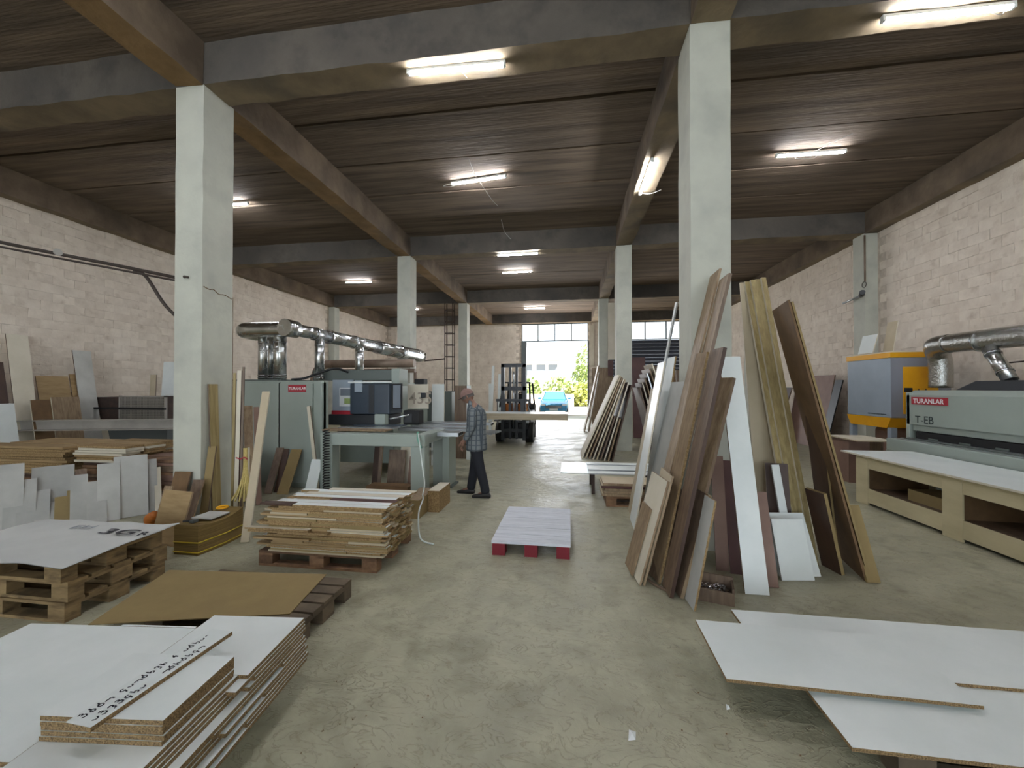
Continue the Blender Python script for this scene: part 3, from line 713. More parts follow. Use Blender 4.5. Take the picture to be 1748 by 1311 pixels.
slab('offcut_strip', -3.02, -2.2, 3.39, 3.445, .34, .358, 'chip_l', 'chip_l', 'lower pale strip poking out to the left of the middle stack', 'offcut strip')
slab('offcut_strip', -2.98, -2.4, 3.41, 3.448, .27, .287, 'ply', 'ply', 'lowest strip jutting out at the left of the middle stack', 'offcut strip')
# plastic film strip with green tape hanging from the machine to the floor
f = curve('plastic_film_strip', [(-2.2, 5.6, 1.03), (-2.16, 5.55, .9), (-2.08, 5.45, .6), (-1.95, 5.2, .4), (-1.9, 5.0, .3), (-1.8, 4.75, .32), (-1.72, 4.4, .25), (-1.62, 4.2, .05), (-1.45, 4.15, .012)], lambda t: .009, 'foil')
tag(f, 'crumpled clear film strip trailing from the machine frame to the floor', 'plastic film')
f2 = curve('tape', [(-2.21, 5.62, 1.05), (-2.2, 5.6, .95), (-2.14, 5.56, .82)], .018, 'green', f)
# ================================================================== WHITE BOARDS LYING FRONT RIGHT
pallet(1.4, 1.95, 'dark pallet in shadow under the white boards on the right', L=1.25, Wd=.75, top='pallet_d', blk='pallet_d', hgt=.15)
slab('chipboard_sheet', 1.19, 3.6, 1.9, 2.48, .152, .169, 'white', 'chip', 'lowest white board front right, cut off by the bottom picture edge', 'board')
o = slab('chipboard_sheet', 1.09, 3.3, 2.36, 2.92, .170, .187, 'white', 'chip', 'farthest and longest of the white boards lying front right', 'board')
o = slab('chipboard_sheet', .80, 1.93, 2.19, 2.72, .188, .205, 'white', 'chip', 'topmost white board front right, jutting out towards the aisle', 'board')
o.rotation_euler.z = -.012
# floor litter
lt = MB(); r = random.Random(2)
for _ in range(60):
    x, y = r.choice([(r.uniform(-1.35, -.7), r.uniform(1.3, 2.2)), (r.uniform(.4, 1.5), r.uniform(1.4, 2.4)), (r.uniform(-3, 3), r.uniform(1.5, 6))]); s = r.uniform(.003, .008)
    lt.box(x, x + s, y, y + s * .7, .0005, .004)
o = lt.mk('sawdust_crumbs', 'mdf_d'); tag(o, 'scattered dark crumbs on the concrete floor in the foreground', 'debris', None, 'stuff')
for (x, y, l) in [(.3, 2.02, 'crumpled white paper scrap on the floor in mid foreground'), (.83, 2.27, 'tiny white scrap at the corner of the white boards')]:
    s = .022 if x < .5 else .012
    V = [(x - s, y - s * 1.2, .002), (x + s * .6, y - s, .006), (x + s, y + s * 1.3, .003), (x - s * .5, y + s * 1.2, .012), (x, y, .018)]
    tag(mk('paper_scrap', V, [(0, 1, 4), (1, 2, 4), (2, 3, 4), (3, 0, 4)], 'fixture'), l, 'paper scrap')
# ================================================================== BOARDS LEANING AT THE RIGHT COLUMN
LB = [
 # name, A, w, T, thickness, face, edge, label
 ('chipboard', (.547, 3.989), (.043, -.432), (.789, 4.013, .89), .018, 'cream', 'oak', 'cream panel leaning nearest the aisle with a short brown strip on it'),
 ('chipboard', (.625, 3.961), (0, -.40), (.865, 3.961, .942), .016, 'beige', 'oak', 'tan panel directly behind the cream one at the right column'),
 ('long_board', (.775, 5.366), (-.015, -.433), (1.13, 5.352, 2.01), .018, 'white', 'cream', 'tall off-white board leaning at the far aisle side of the right column'),
 ('long_board', (.807, 5.748), (-.009, -.379), (1.117, 5.741, 1.684), .018, 'beige', 'pinkbrown', 'beige strip at the very far left of the boards leaning on the right column'),
 ('long_board', (.947, 5.511), (.026, -.446), (1.25, 5.537, 2.081), .018, 'white', 'chip_l', 'white board with visible end behind the tall off-white one'),
 ('smeared_sheet', (.832, 5.044), (.001, -.549), (1.22, 5.045, 1.764), .012, 'greyboard', 'greyboard', 'blue-grey smeared panel between the white boards and the oak planks'),
 ('long_plank', (.787, 4.408), (-.008, -.293), (1.451, 4.39, 2.853), .02, 'oak', 'oak', 'tallest oak plank leaning against the right column, left of its twin'),
 ('long_plank', (.812, 4.118), (-.008, -.256), (1.44, 4.098, 2.734), .03, 'oak', 'walnut', 'second tallest oak plank with dark edge at the right column'),
 ('long_plank', (.727, 3.80), (.032, -.2), (1.161, 3.828, 2.009), .02, 'oak', 'chip_l', 'wide mid-height oak plank in front of the tallest planks'),
 ('long_plank', (.784, 3.585), (.013, -.209), (1.21, 3.611, 2.02), .03, 'walnut', 'darkbrown', 'dark walnut plank leaning right of the wide oak plank'),
 ('long_plank', (.835, 3.60), (.06, -.16), (1.285, 3.869, 1.78), .03, 'oak', 'walnut', 'reddish oak plank, rightmost of the planks leaning from the aisle side'),
 ('short_plank', (.849, 3.595), (.03, -.216), (1.076, 3.626, .828), .03, 'walnut', 'oak', 'short walnut board behind the grey-white board at the front of the pile'),
 ('short_plank', (.919, 3.393), (.013, -.185), (1.077, 3.405, .837), .016, 'greyboard', 'chip_l', 'short grey-white board at the very front of the leaning pile'),
 ('short_plank', (.71, 3.78), (.044, -.158), (.992, 3.858, .767), .03, 'walnut', 'oak', 'short dark board between the cream panel and the walnut board'),
 ('long_board', (1.428, 3.531), (.186, -.001), (1.431, 4.082, 1.994), .018, 'white', 'chip', 'long narrow white board leaning on the front face of the right column'),
 ('thin_board', (1.35, 3.95), (.11, -.01), (1.36, 4.15, 1.03), .016, 'pinkbrown', 'pinkbrown', 'pinkish brown panel just left of the long white board'),
 ('thin_board', (1.455, 3.90), (.10, -.011), (1.49, 4.2, .98), .012, 'maroon', 'maroon', 'maroon strip peeping out left behind the long white board'),
 ('thin_board', (1.666, 3.682), (.088, -.007), (1.686, 3.936, .746), .012, 'pinkbrown', 'pinkbrown', 'thin pinkish strip at the right foot of the long white board'),
 ('white_board', (1.863, 3.901), (.368, .042), (1.837, 4.131, .499), .016, 'white', 'greyboard', 'wider small white panel at the back of the low pair on the floor'),
 ('white_board', (1.849, 3.822), (.286, .041), (1.828, 3.967, .491), .016, 'white', 'greyboard', 'smaller white panel at the front of the low pair on the floor'),
 ('white_strip', (2.019, 4.039), (.075, .011), (1.984, 4.286, .933), .016, 'white', 'greyboard', 'narrow white strip rising behind the low white panels'),
 ('beige_board', (1.93, 4.42), (.22, -.02), (1.76, 5.02, 2.93), .02, 'beige', 'cream', 'tall beige panel beside the right column, left of the olive strips'),
 ('dark_board', (1.95, 4.24), (.2, -.03), (1.86, 4.42, .93), .016, 'darkbrown', 'beige', 'low dark panel in shadow behind the long white board'),
 ('brown_board', (2.685, 4.459), (-.12, -.544), (2.135, 4.581, 2.516), .018, 'mdf_d', 'mdf_d', 'large dark brown board leaning at the right of the olive strips'),
 ('dark_board', (2.49, 4.38), (.01, -.23), (2.33, 4.53, 1.42), .018, 'darkbrown', 'mdf', 'half-height dark board with a tan edge against the large brown board'),
 ('pale_lath', (.80, 5.25), (.01, -.05), (1.37, 5.24, 2.79), .02, 'white', 'alu', 'very tall thin pale lath leaning behind the white boards at the right column'),
 ('brown_board', (2.394, 4.224), (.041, -.218), (2.233, 4.19, .737), .03, 'darkbrown', 'mdf', 'low dark board with a tan edge in front of the large brown board'),
]
for (n, A, w, T, t, f, e, lb) in LB: board(n, A, w, T, t, f, e, lb, 'board')
GO = 'olive oak strips leaning beside the right column'
for k in range(4):
    board('olive_strip', (2.13 + .056 * k, 4.178 + .008 * k - (.02 if k % 2 else 0)), (.053, .007), (2.016 + .055 * k, 4.971 - (.02 if k % 2 else 0), 2.93 + .012 * k), .03, 'olive', 'cream',
          ['leftmost', 'second from left', 'third from left', 'rightmost'][k] + ' of the four olive oak strips beside the right column', 'board', GO)
board('short_strip', (.546, 3.976), (.025, -.261), (.714, 3.992, .599), .016, 'oak', 'oak', 'short brown strip resting on the lower front of the cream panel', 'board', None, None, .02)
# brown boards at the right end: a pack seen mostly by its tan front edges
for k, (x, tz, m1, lb) in enumerate([(2.50, 2.42, 'mdf_d', 'tall tan-edged brown board right beside the large dark brown one'),
                                     (2.56, .86, 'mdf', 'short olive brown board, rightmost of the leaning pile'), ]):
    if k == 0: board('brown_board', (2.715, 4.465), (-.12, -.544), (2.165, 4.59, 2.50), .018, 'mdf_d', 'mdf', lb, 'board', None, None, -.004)
    else: board('brown_board', (2.562, 3.883), (.108, .005), (2.551, 4.124, .604), .02, 'mdf', 'mdf', lb)
# tray of screws
t = thing('wooden_tray', (1.16, 3.45, 0), 'open wooden tray of metal fittings at the foot of the leaning boards', 'tray')
ang = -.3
def rotbox(name, cx, cy, x0, x1, y0, y1, z0, z1, m, parent, a):
    V = [(cx + x * math.cos(a) - y * math.sin(a), cy + x * math.sin(a) + y * math.cos(a), z) for x, y, z in bv(x0, x1, y0, y1, z0, z1)]
    return mk(name, V, BF, m, None, parent)
for a in [(-.14, .14, -.1, -.085, 0, .1), (-.14, .14, .085, .1, 0, .15), (-.14, -.125, -.085, .085, 0, .12), (.125, .14, -.085, .085, 0, .13)]:
    rotbox('side_panel', 1.16, 3.45, *a, 'walnut', t, ang)
rotbox('base', 1.16, 3.45, -.125, .125, -.085, .085, .0, .01, 'walnut', t, ang)
sc_ = MB(); r = random.Random(8)
for _ in range(90):
    p = Vector((1.16 + r.uniform(-.1, .1), 3.45 + r.uniform(-.06, .06), .07 + r.uniform(0, .02))); d = Vector((r.uniform(-1, 1), r.uniform(-1, 1), r.uniform(-.4, .4))).normalized() * .014
    sc_.tube(p - d, p + d, .004, 5)
o = sc_.mk('metal_fittings', 'chrome'); tag(o, 'loose screws and fittings filling the small wooden tray', 'fittings', None, 'stuff')
o = curve('curved_offcut', [(.68, 3.66, .012), (.74, 3.55, .012), (.82, 3.46, .012)], .012, 'walnut'); tag(o, 'small dark curved offcut on the floor by the cream panel', 'offcut')
# ================================================================== BOARDS AT THE SECOND RIGHT COLUMN
r = random.Random(21)
GB = 'boards leaning on the second right column'
mm = ['cream', 'beige', 'oak', 'walnut', 'beige', 'walnut', 'darkbrown', 'oak', 'darkbrown', 'walnut']
lbs = ['outermost pale', 'second pale', 'brownish glossy', 'brown', 'light brown', 'dark', 'very dark', 'mid-brown', 'innermost dark', 'short brown']
for k in range(9):
    x = .28 + .085 * k; y = 9.75 - .04 * k
    board('long_board', (x, y + .9), (0, -.92), (x + (.88 - .055 * k) * (.55 if k in (5, 7) else 1), y + .9, (2.0 - .03 * k) * (.55 if k in (5, 7) else 1)), .03, mm[k], mm[k] if k % 3 else 'cream',
          lbs[k] + ' board in the bundle leaning on the second right column', 'board', GB)
GC = 'dark boards leaning on the far side of the second right column'
for k in range(6):
    x = 2.75 - .11 * k
    board('long_board', (x, 11.4 + .06 * k), (.02, -1.0), (1.78 + .12 * (5 - k) * .4, 11.4 + .06 * k, 2.3 - .12 * k), .03, ['beige', 'walnut', 'darkbrown', 'walnut', 'darkbrown', 'walnut'][k], ['cream', 'oak', 'alu', 'oak', 'cream', 'walnut'][k],
          ['first', 'second', 'third', 'fourth', 'fifth', 'sixth'][k] + ' board from the right leaning behind the second right column', 'board', GC)
board('brown_board', (.55, 15.5), (.0, .8), (1.1, 15.5, 2.55), .04, 'cream', 'oak', 'pale bundle of boards far back at the third right column')
board('brown_board', (.72, 15.6), (.0, .8), (1.15, 15.6, 2.3), .04, 'beige', 'oak', 'brownish board behind the pale ones at the third right column')
board('brown_board', (.95, 17.3), (.9, 0), (.95, 17.5, 2.56), .03, 'oak', 'oak', 'wide brown panel standing at the foot of the third right column')
o = box('hung_board', 1.62, 1.9, 17.28, 17.32, 2.9, 5.3, 'cream'); tag(o, 'cream panel hung high on the third right column', 'panel')
o = box('hung_board', 1.62, 1.84, 17.30, 17.34, 2.2, 2.86, 'maroon'); tag(o, 'small maroon panel under the cream one on the third right column', 'panel')
o = box('corrugated_strip', 1.16, 1.44, 23.80, 23.868, 3.0, 5.4, 'cream'); tag(o, 'pale ribbed strip hanging beside the gate', 'panel')
# rack of brown panels in the right bay
for k, (x0, x1, h, m) in enumerate([(2.15, 2.6, 2.75, 'maroon'), (2.6, 3.05, 2.45, 'walnut'), (3.1, 3.6, 2.5, 'mdf_d'), (3.62, 4.2, 2.3, 'walnut'), (4.25, 4.9, 2.45, 'darkbrown')]):
    board('standing_board', (x0, 14.0), (x1 - x0, 0), (x0, 14.35, h), .04, m, 'oak', ['maroon panel behind the second right column', 'brown panel standing next to the maroon one', 'brown panel in the middle of the right bay rack',
          'walnut panel partly hidden by the leaning white boards', 'dark panel at the right end of the back row'][k], 'panel')
# low bench and pallet behind the leaning pile
t = thing('low_trolley', (.55, 6.9, 0), 'low trolley with a bluish glossy sheet and pale profiles beside the aisle', 'trolley')
M['turq'] = mat('pale_blue_sheet', srgb(150, 190, 204), rough=.25)
slab('top_sheet', -.14, .3, 6.42, 7.3, .335, .352, 'turq', 'white', parent=t)
for k, y in enumerate((6.42, 6.66, 6.9, 7.12)): slab('profile', .3, 1.5, y, y + .2, .335, .352 + .012 * (k % 2), 'white', 'alu', parent=t)
for x in (.35, 1.3):
    for y in (6.5, 7.15): box('leg', x, x + .05, y, y + .05, 0, .334, 'rust', t)
pallet(.52, 5.86, 'low pallet carrying pinkish boards beside the leaning pile', L=.9, Wd=.5, top='sawn', blk='sawn')
for k in range(5):
    slab('short_board', .46 + .02 * (k % 3), 1.25, 5.86 + .01 * k, 6.36, .146 + .036 * k, .146 + .036 * k + .033, 'beige' if k != 2 else 'walnut', 'oak' if k != 3 else 'maroon',
         ['lowest', 'second', 'third', 'fourth', 'uppermost'][k] + ' board in the low flat stack by the aisle, counted from the floor', 'board', 'boards in the low flat stack by the aisle')
# ================================================================== LONG WORKBENCH RIGHT
t = thing('workbench', (4.7, 5.1, 0), 'long white-topped workbench with pale wooden frame along the right', 'workbench')
slab('worktop', 4.22, 5.22, 2.4, 6.95, .70, .722, 'white', 'cream', parent=t)
M['benchwood'] = mat('pale_bench_wood', srgb(184, 172, 138), srgb(198, 186, 152), 3, .7, rnd=.03, stretch=(1, .6, 2))
for y in (6.45, 5.05, 3.65, 2.5):
    box('leg', 4.27, 4.29, y, y + .24, 0, .699, 'benchwood', t); box('leg', 5.12, 5.14, y, y + .24, 0, .699, 'benchwood', t)
    box('crosspiece', 4.29, 5.12, y + .1, y + .12, .05, .699, 'mdf_d', t)
for (a, b) in [(5.29, 6.45), (3.89, 5.05), (2.74, 3.65)]:
    box('upper_rail', 4.275, 4.292, a, b, .53, .699, 'benchwood', t); box('lower_rail', 4.275, 4.292, a, b, .04, .24, 'benchwood', t)
    box('upper_rail', 5.12, 5.137, a, b, .53, .699, 'benchwood', t); box('lower_rail', 5.12, 5.137, a, b, .04, .24, 'benchwood', t)
box('shelf', 4.3, 5.11, 2.6, 6.6, .2, .215, 'walnut', t)
o = box('storage_box', 4.45, 4.8, 5.5, 6.0, .217, .36, 'mdf'); tag(o, 'brown box on the shelf under the workbench', 'box')
t = thing('side_table', (5.2, 8.0, 0), 'small pale table behind the far end of the workbench', 'table')
slab('tabletop', 4.88, 5.5, 7.6, 8.45, .78, .8, 'cream', 'beige', parent=t)
box('side_panel', 4.98, 5.3, 7.95, 7.97, 0, .779, 'pinkbrown', t); box('side_panel', 5.3, 5.34, 7.7, 8.4, 0, .779, 'walnut', t); box('side_panel', 4.96, 4.98, 7.95, 8.4, 0, .779, 'pinkbrown', t)
# ================================================================== EDGE BANDING MACHINE
t = thing('edge_banding_machine', (6.1, 5.4, 0), 'long grey edge banding machine with a red name plate at the right wall', 'machine')
box('bed', 5.28, 6.5, 2.2, 7.55, .66, .86, 'grey', t, .01); box('base', 5.5, 6.4, 2.4, 7.4, 0, .66, 'grey_d', t, .01)
hood = mk('hood', [(5.6, 2.2, 1.1), (6.6, 2.2, 1.1), (6.6, 7.56, 1.1), (5.6, 7.56, 1.1), (5.6, 2.2, 1.58), (5.72, 2.2, 1.66), (6.6, 2.2, 1.66), (5.6, 7.56, 1.58), (5.72, 7.56, 1.66), (6.6, 7.56, 1.66)],
          [(0, 3, 2, 1), (0, 4, 7, 3), (4, 5, 8, 7), (5, 6, 9, 8), (6, 1, 2, 9), (0, 1, 6, 5, 4), (3, 7, 8, 9, 2)], 'grey', None, t)
box('end_panel', 5.6, 6.6, 7.5, 7.58, .8, 1.62, 'grey', t, .008)
box('lower_cover', 5.63, 5.66, 2.2, 7.48, 1.0, 1.1, 'grey', t); box('slot', 5.68, 6.5, 2.2, 7.48, .861, 1.0, 'char', t)
for k in range(3): box('guide_rail', 5.36 + .09 * k, 5.40 + .09 * k, 2.2, 7.5, .861, .872 + .004 * k, ['alu', 'grey_d', 'alu'][k], t)
box('pressure_beam', 5.61, 5.67, 2.3, 7.4, .875, .985, 'black', t)
for k in range(9): box('pressure_shoe', 5.598, 5.61, 3.0 + .5 * k, 3.16 + .5 * k, .88, .905, 'grey_d', t)
pl = box('name_plate', 5.592, 5.6, 6.82, 7.46, 1.43, 1.55, 'red', t)
text('lettering', 'TURANLAR', .105, 'textw', (5.590, 7.42, 1.452), (math.radians(90), 0, math.radians(-90)), pl, .001, 'LEFT', .002)
text('model_lettering', 'T-EB', .17, 'textd', (5.598, 7.4, 1.13), (math.radians(90), 0, math.radians(-90)), t, .001, 'LEFT', .0)
mk('extraction_hood', [(5.85, 5.9, 1.665), (6.25, 5.9, 1.665), (6.25, 7.0, 1.665), (5.85, 7.0, 1.665), (5.9, 5.95, 1.80), (6.22, 5.95, 1.80), (6.22, 6.75, 1.80), (5.9, 6.75, 1.80)],
   BF, 'char', None, t)
box('bed_end', 5.28, 5.5, 7.4, 7.56, .3, .66, 'grey', t)
# its extraction pipework
t = thing('extraction_duct', (6.3, 5.2, 1.66), 'silver foil duct running above the edge banding machine', 'duct')
def seg_duct(name, pts, r0, m, parent, sub=None):
    return curve(name, pts, r0, m, parent)
curve('main_duct', [(6.3, 2.2, 2.40), (6.3, 5.0, 2.41), (6.32, 7.0, 2.44), (6.36, 7.7, 2.45)], .155, 'flex', t)
curve('elbow', [(6.36, 7.7, 2.45), (6.38, 7.98, 2.43), (6.5, 8.1, 2.3), (6.55, 8.12, 2.1), (6.55, 8.12, 1.7)], .16, 'flex', t)
for y in (5.4, 6.3, 7.1): tube('clamp_ring', (6.31, y, 2.42), (6.31, y + .04, 2.42), .165, 'galv', t, 24)
for (p0, p1) in [((6.15, 6.55, 1.8), (6.2, 6.9, 2.3)), ((6.15, 5.9, 1.68), (6.15, 6.2, 2.28)), ((6.15, 4.6, 1.68), (6.15, 4.9, 2.28))]:
    b_ = tube('branch_pipe', p0, p1, .085, 'galv', t); P0 = Vector(p0); P1 = Vector(p1)
    for f_ in (.25, .8): c_ = P0.lerp(P1, f_); d_ = (P1 - P0).normalized() * .015; tube('clamp_ring', c_ - d_, c_ + d_, .095, 'chrome', t, 20)
o = curve('wall_cable', [(7.2, 7.9, 2.1), (6.9, 6.8, 2.12), (6.8, 5.6, 2.1), (6.8, 4.4, 2.1)], .012, 'cable'); tag(o, 'dark cable sagging behind the silver duct on the right wall', 'cable')
# ================================================================== DUST COLLECTOR
t = thing('dust_collector', (6.6, 9.2, 0), 'grey and yellow dust collector cabinet standing at the right wall', 'dust collector')
x0, x1, y0, y1 = 6.1, 7.1, 8.6, 9.8
box('housing', x0, x1, y0, y1, 1.12, 2.28, 'collgrey', t, .01)
box('top_band', x0 - .01, x1 + .01, y0 - .01, y1 + .01, 2.281, 2.38, 'yellow', t); box('top_tray', x0 + .05, x1 - .05, y0 + .05, y1 - .05, 2.381, 2.41, 'cream', t)
mk('bottom_band', [(x0 - .01, y0 - .01, 1.119), (x1 + .01, y0 - .01, 1.119), (x1 + .01, y1 + .01, 1.119), (x0 - .01, y1 + .01, 1.119), (x0 + .0, y0 + .1, .92), (x1, y0 + .1, .92), (x1, y1 - .1, .92), (x0, y1 - .1, .92)],
   [(0, 1, 2, 3), (7, 6, 5, 4), (0, 4, 5, 1), (1, 5, 6, 2), (2, 6, 7, 3), (3, 7, 4, 0)], 'yellow', None, t)
box('side_panel', x0 + .002, x1, y0 - .012, y0 - .001, 1.13, 2.27, 'collside', t)
d_ = box('door', x0 + .2, x1 - .22, y0 - .03, y0 - .013, 1.2, 2.1, 'yellow', t)
box('handle', x0 + .2, x0 + .34, y0 - .05, y0 - .031, 1.62, 1.7, 'black', d_, .01)
for k in range(2): mk('warning_mark', [(x0 + .42 + .12 * k, y0 - .032, 1.62), (x0 + .48 + .12 * k, y0 - .032, 1.62), (x0 + .45 + .12 * k, y0 - .032, 1.69)], [(0, 1, 2)], 'ink', None, d_)
for (a, b) in [(x0 + .02, y0 + .02), (x1 - .12, y0 + .02), (x0 + .02, y1 - .12), (x1 - .12, y1 - .12)]: box('leg', a, a + .1, b, b + .1, 0, .93, 'collgrey', t)
box('dust_bag', x0 + .3, x1 - .25, y0 + .25, y1 - .3, .25, .9, 'pinkbrown', t, .08)
for k in range(14): box('small_lettering', x0 - .013, x0 - .011, y0 + .1 + .035 * k, y0 + .122 + .035 * k, 1.17, 1.19, 'textd', t)
board('white_board', (6.15, 9.55, 2.412), (0, -.42, 0), (6.25, 9.55, 2.80), .02, 'white', 'cream', 'small white panel leaning on top of the dust collector', 'board')
board('beige_board', (6.45, 9.3, 2.412), (0, -.26, 0), (6.55, 9.3, 3.05), .02, 'beige', 'cream', 'taller beige panel behind the white one on the dust collector', 'board')
board('standing_board', (6.9, 13.95), (.0, -1.8), (7.25, 13.95, 2.05), .03, 'pinkbrown', 'walnut', 'brown panel leaning on the right wall beyond the dust collector')
board('standing_board', (6.75, 12.05), (.0, -.3), (7.2, 12.05, 1.9), .03, 'char', 'black', 'black narrow panel leaning left of the dust collector')
board('standing_board', (6.5, 14.9), (.0, -1.1), (7.0, 14.9, 1.7), .03, 'darkbrown', 'walnut', 'dark panel farthest back on the right wall')
# conduit with lamp on the pilaster
t = thing('wall_lamp', (7.28, 11.0, 4.4), 'small lamp bracket with cable coil on the right wall pilaster', 'lamp')
tube('conduit', (7.29, 11.05, 5.5), (7.29, 11.05, 4.35), .02, 'brownduct', t, 8)
curve('cable_coil', [(7.27, 11.05 + .07 * math.cos(a), 4.27 + .07 * math.sin(a)) for a in [k * .7 for k in range(12)]], .008, 'cable', t)
tube('lamp_head', (7.24, 11.1, 4.02), (7.1, 10.85, 4.04), .06, 'char', t, 10); tube('arm', (7.28, 11.1, 4.03), (7.16, 11.65, 3.93), .025, 'alu', t, 8)
# darker dado on the right wall behind the rack
# ================================================================== PANEL MACHINE (LEFT)
t = PMK = thing('panel_machine', (-3.9, 6.6, 0), 'large grey-green panel processing machine behind the left column', 'machine')
cb = box('cabinet', -5.85, -4.75, 6.22, 7.1, 0, 1.82, 'grey', t, .01); box('cabinet', -4.748, -4.12, 6.22, 6.36, 0, 1.82, 'grey', t, .005)
box('cabinet_door', -5.80, -4.94, 6.19, 6.218, .08, 1.78, 'grey', t, .006); d_ = box('cabinet_door', -4.915, -4.3, 6.19, 6.218, .08, 1.78, 'grey', t, .006)
box('seam', -4.935, -4.92, 6.2, 6.219, .08, 1.79, 'black', t)
box('corner_post', -4.27, -4.12, 6.17, 6.3, 0, 1.80, 'grey', t, .01); box('top_plate', -5.85, -4.95, 6.22, 7.1, 1.821, 1.845, 'grey_d', t)
pl = box('name_plate', -4.75, -4.42, 6.183, 6.189, 1.63, 1.75, 'red', t)
text('lettering', 'TURANLAR', .062, 'textw', (-4.735, 6.181, 1.668), (math.radians(90), 0, 0), pl, .001, 'LEFT', .0015)
# top beam, window, blue drive box
box('top_beam', -4.95, -3.3, 7.12, 7.5, 1.84, 2.04, 'grey_d', t, .01); box('beam_end', -3.32, -3.16, 7.1, 7.5, 1.74, 2.06, 'grey', t, .01)
box('back_panel', -4.45, -4.05, 7.0, 7.05, 1.25, 1.85, 'collgrey', t); w_ = box('instruction_sheet', -4.3, -4.06, 6.985, 6.999, 1.35, 1.7, 'fixture', t)
box('picture', -4.28, -4.08, 6.98, 6.984, 1.55, 1.68, 'shade', w_); box('picture', -4.2, -4.08, 6.98, 6.984, 1.40, 1.5, 'leaf', w_)
box('red_strip', -4.45, -4.03, 6.97, 6.999, 1.20, 1.27, 'red', t)
nb = box('drive_box', -4.04, -3.27, 6.9, 7.5, 1.21, 1.78, 'navy', t, .015)
box('panel_gap', -3.66, -3.56, 6.89, 6.905, 1.23, 1.76, 'char', nb); box('bracket', -3.93, -3.78, 6.86, 6.9, 1.62, 1.84, 'collgrey', nb, .01)
box('light_rail', -4.05, -3.2, 6.85, 6.88, 1.79, 1.815, 'white', t)
box('window_frame', -3.25, -3.07, 7.0, 7.04, 1.3, 1.78, 'black', t); box('window_pane', -3.23, -3.09, 6.985, 6.999, 1.33, 1.75, 'shade', t)
box('lower_housing', -4.5, -3.3, 6.95, 7.5, 1.0, 1.2, 'char', t, .01); box('post', -3.5, -3.3, 6.8, 6.95, .95, 1.22, 'grey', t, .006)
box('rear_housing', -4.6, -3.45, 7.5, 9.4, .2, 1.8, 'grey', t, .01); box('rear_beam', -4.0, -2.9, 9.6, 10.6, .2, 1.6, 'grey_d', t)
for k in range(3): box('work_plate', -4.0 + .1 * k, -2.9, 6.0 + .3 * k, 6.26 + .3 * k, 1.0 + .01 * k, 1.02 + .01 * k, ['oak', 'alu', 'navy'][k], t)
# near portal frame
box('frame_beam', -3.8, -2.12, 5.66, 5.86, .82, 1.0, 'grey', t, .008)
box('frame_leg', -3.8, -3.6, 5.66, 5.86, 0, .82, 'grey', t, .006); box('frame_leg', -2.34, -2.12, 5.66, 5.86, 0, .82, 'grey', t, .006)
box('side_beam', -3.8, -3.62, 5.86, 7.0, .84, .98, 'grey', t); box('side_beam', -2.34, -2.14, 5.86, 6.9, .84, .98, 'grey', t)
box('frame_leg', -2.36, -2.16, 6.7, 6.9, 0, .84, 'grey', t, .006)
box('foot_plate', -2.22, -1.97, 6.55, 6.95, 0, .03, 'grey_d', t); box('outrigger_leg', -2.14, -2.02, 6.55, 6.95, .03, .86, 'grey', t, .006)
for k, y in enumerate((6.15, 6.7, 7.25, 7.9)):
    rl = box('table_rail', -3.0 if k else -2.1, -1.75 + .06 * k, y, y + .3, .92 + .02 * (k > 0), .985, 'alu', t, .004)
    for q in range(3): box('rail_groove', -1.749 + .06 * k, -1.74 + .06 * k, y + .04 + .09 * q, y + .08 + .09 * q, .935, .975, 'black', rl)
box('support', -1.9, -1.8, 7.5, 7.6, 0, .92, 'grey', t)
# control box and screen arm
cbx = box('control_box', -3.15, -2.83, 7.25, 7.5, 1.0, 1.27, 'black', t, .02); box('screen', -3.12, -2.97, 7.24, 7.249, 1.04, 1.2, 'char', cbx)
curve('control_arm', [(-3.3, 7.0, 1.12), (-3.15, 7.1, 1.15), (-3.0, 7.3, 1.19)], .016, 'alu', t)
# coiled cable
pts = []
for k in range(170):
    a = k * .9; z = 1.06 - k * .0058; rr = .045; pts.append((-3.66 + rr * math.cos(a), 5.6 + rr * math.sin(a), z))
curve('coiled_cable', pts, .008, 'black', t, False)
o = curve('power_cable', [(-5.0, 6.6, 1.85), (-4.8, 6.65, 1.87), (-4.65, 6.7, 1.93), (-4.45, 6.8, 2.02), (-4.3, 6.9, 2.06), (-4.2, 7.1, 2.0)], .022, 'black', t)
# number board behind
t = thing('number_board', (-3.05, 7.7, 1.27), 'pale board with large grey digits standing on the machine', 'board')
o = box('board_panel', -3.25, -2.82, 7.7, 7.75, 1.28, 1.77, 'cream', t); M['faint'] = mat('faint_digits', srgb(170, 158, 142), rough=.7)
text('digits', '435', .33, 'faint', (-3.22, 7.69, 1.38), (math.radians(90), 0, 0), o, .001, 'LEFT', .002); box('black_unit', -3.1, -2.9, 7.68, 7.9, 1.775, 1.88, 'black', t, .01)
o = box('knob', -2.95, -2.86, 7.64, 7.7, 1.5, 1.6, 'char', t, .01)
board('standing_board', (-3.0, 8.4), (.28, 0), (-3.0, 8.45, 1.78), .03, 'white', 'cream', 'tall white board standing behind the control box')
board('standing_board', (-2.75, 9.3), (.32, 0), (-2.75, 9.36, 1.75), .03, 'walnut', 'cream', 'brown board standing right of the white one')
board('standing_board', (-2.42, 9.2), (.1, 0), (-2.42, 9.24, 1.75), .03, 'white', 'cream', 'narrow white strip standing right of the brown board')
for k, (x, h) in enumerate([(-3.35, 2.5), (-3.1, 2.2), (-3.0, 1.9), (-3.42, 1.85)]):
    board('leaning_strip', (x + .5, 14.0 + .1 * k), (.1, -.02), (x, 14.4, h), .03, 'white', 'cream', ['tallest white strip leaning behind the man', 'second white strip leaning behind the man', 'shorter white strip leaning behind the man', 'short white strip above the cap of the man'][k])
